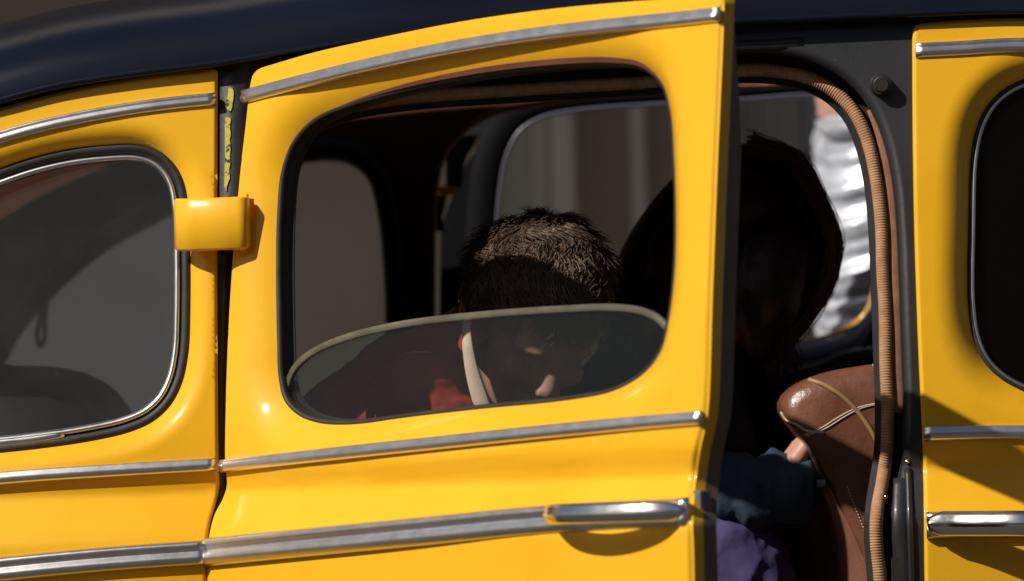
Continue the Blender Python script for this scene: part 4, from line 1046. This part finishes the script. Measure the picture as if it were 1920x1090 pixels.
tube(bm, [ww(1352, 1060, 0.42), ww(1380, 1130, 0.38), ww(1400, 1300, 0.36)], [0.05, 0.07, 0.08], 22)
remeshed('purple_cloth', bm, M['purple'], wom, 0.004, 4, (0.010, (14, 8, 11)))
bm = bmesh.new()
tube(bm, [ww(1405, 1040, 0.42), ww(1412, 1100, 0.42), ww(1440, 1400, 0.42)], [0.024, 0.034, 0.05], 18)
tube(bm, [ww(1290, 1090, 0.66), ww(1380, 1190, 0.70), ww(1350, 1500, 0.70)], [0.12, 0.08, 0.06], 18)
remeshed('trousers', bm, M['black_cloth'], wom, 0.006, 4)
cq = [ww(1368, 640, 0.47), ww(1380, 670, 0.45), ww(1390, 700, 0.44), ww(1375, 725, 0.44)]
sweep('shirt_collar', resample([Vector(p) for p in crom(cq, False, 5)], 0.005), [(-0.010, 0), (-0.008, 0.002), (0.008, 0.002), (0.010, 0)], M['bluegrey'], wom)
# hair: a smooth mass plus falling strands
bm = bmesh.new(); r4, f4, u4 = axw
hcen = ww(1420, 440)
ball(bm, hw_ + f4 * -0.006 + u4 * 0.02, axw, (0.088, 0.108, 0.106), 32)
tube(bm, [ww(1445, 470, 0.50), ww(1430, 560, 0.48), ww(1420, 640, 0.48)], [0.06, 0.055, 0.035], 20)
tube(bm, [ww(1405, 385, 0.56), ww(1432, 430, 0.56), ww(1452, 520, 0.56), ww(1420, 605, 0.54)], [0.078, 0.080, 0.058, 0.028], 26)
tube(bm, [ww(1370, 390, 0.56), ww(1310, 450, 0.60), ww(1250, 540, 0.64), ww(1225, 640, 0.66)], [0.080, 0.080, 0.075, 0.07], 24)
tube(bm, [ww(1330, 500, 0.52), ww(1350, 600, 0.50), ww(1345, 720, 0.50)], [0.09, 0.07, 0.045], 24)
remeshed('hair', bm, M['hair_black'], wom, 0.005, 6)
roots = []
random.seed(5)
for _ in range(2600):
    a = random.uniform(0, 1); side_ = random.random()
    y = 0.56 + random.gauss(0, 0.035)
    if side_ < 0.62:   # outer right curtain
        e = random.uniform(0.0, 1) ** 0.45
        k = [(1380 + 10 * e, 400 - 118 * e), (1440 + 36 * e, 400 - 88 * e), (1466 + 70 * e, 400 + 0 * e), (1474 + 88 * e, 470), (1464 + 84 * e, 540), (1440 + 70 * e, 600 + 10 * e), (1410 + 48 * e, 660)]
        cut = random.randint(4, 7)
    else:
        e = random.uniform(0.0, 1) ** 0.5
        k = [(1400 - 10 * e, 400 - 118 * e), (1330 - 30 * e, 400 - 60 * e), (1280 - 50 * e, 440 - 10 * e), (1240 - 60 * e, 520 - 30 * e), (1215 - 68 * e, 600 - 60 * e), (1215 - 60 * e, 700 - 60 * e)]
        cut = random.randint(4, 6)
    jx, jy = random.gauss(0, 4), random.gauss(0, 5)
    k = [ww(q[0] + jx + random.gauss(0, 2.2), q[1] + jy + random.gauss(0, 2.2), y) for q in k[:cut]]
    roots.append([Vector(p) for p in crom(k, False, 3)])
tufts('hair_strands', roots, M['hair_black'], wom, 0.0011)
roots = []
for _ in range(650):      # loose wisps along the outer edge, backlight painted as lighter reddish colour, tapering down in front of the seat
    e = random.uniform(0.86, 1.10); y = 0.53 + random.gauss(0, 0.03); jx, jy = random.gauss(0, 3), random.gauss(0, 4)
    k = [(1400 + 10 * e, 392 - 122 * e), (1440 + 54 * e, 392 - 92 * e), (1466 + 78 * e, 395), (1474 + 90 * e, 460), (1466 + 84 * e, 540), (1440 + 66 * e, 610), (1412 + 50 * e, 665), (1400 + 44 * e, 700)]
    i0 = random.choice([0, 0, 1, 2]); k = [ww(q[0] + jx + random.gauss(0, 4), q[1] + jy + random.gauss(0, 4), y) for q in k[i0:random.randint(5, 8)]]
    roots.append([Vector(p) for p in crom(k, False, 3)])
for _ in range(260):
    y = 0.50 + random.gauss(0, 0.02); x0 = random.uniform(1395, 1480); dr = random.uniform(-10, 50)
    k = [ww(x0, 540, y), ww(x0 + 6, 600, y), ww(x0 + dr * 0.4, 650, y), ww(x0 + dr, random.uniform(680, 730), y)]
    roots.append([Vector(p) for p in crom(k, False, 3)])
tufts('hair_wisps', roots, M['hair_rim'], wom, 0.0008)

# final: everything seen is placed; smooth normals on hinge etc. need no more work
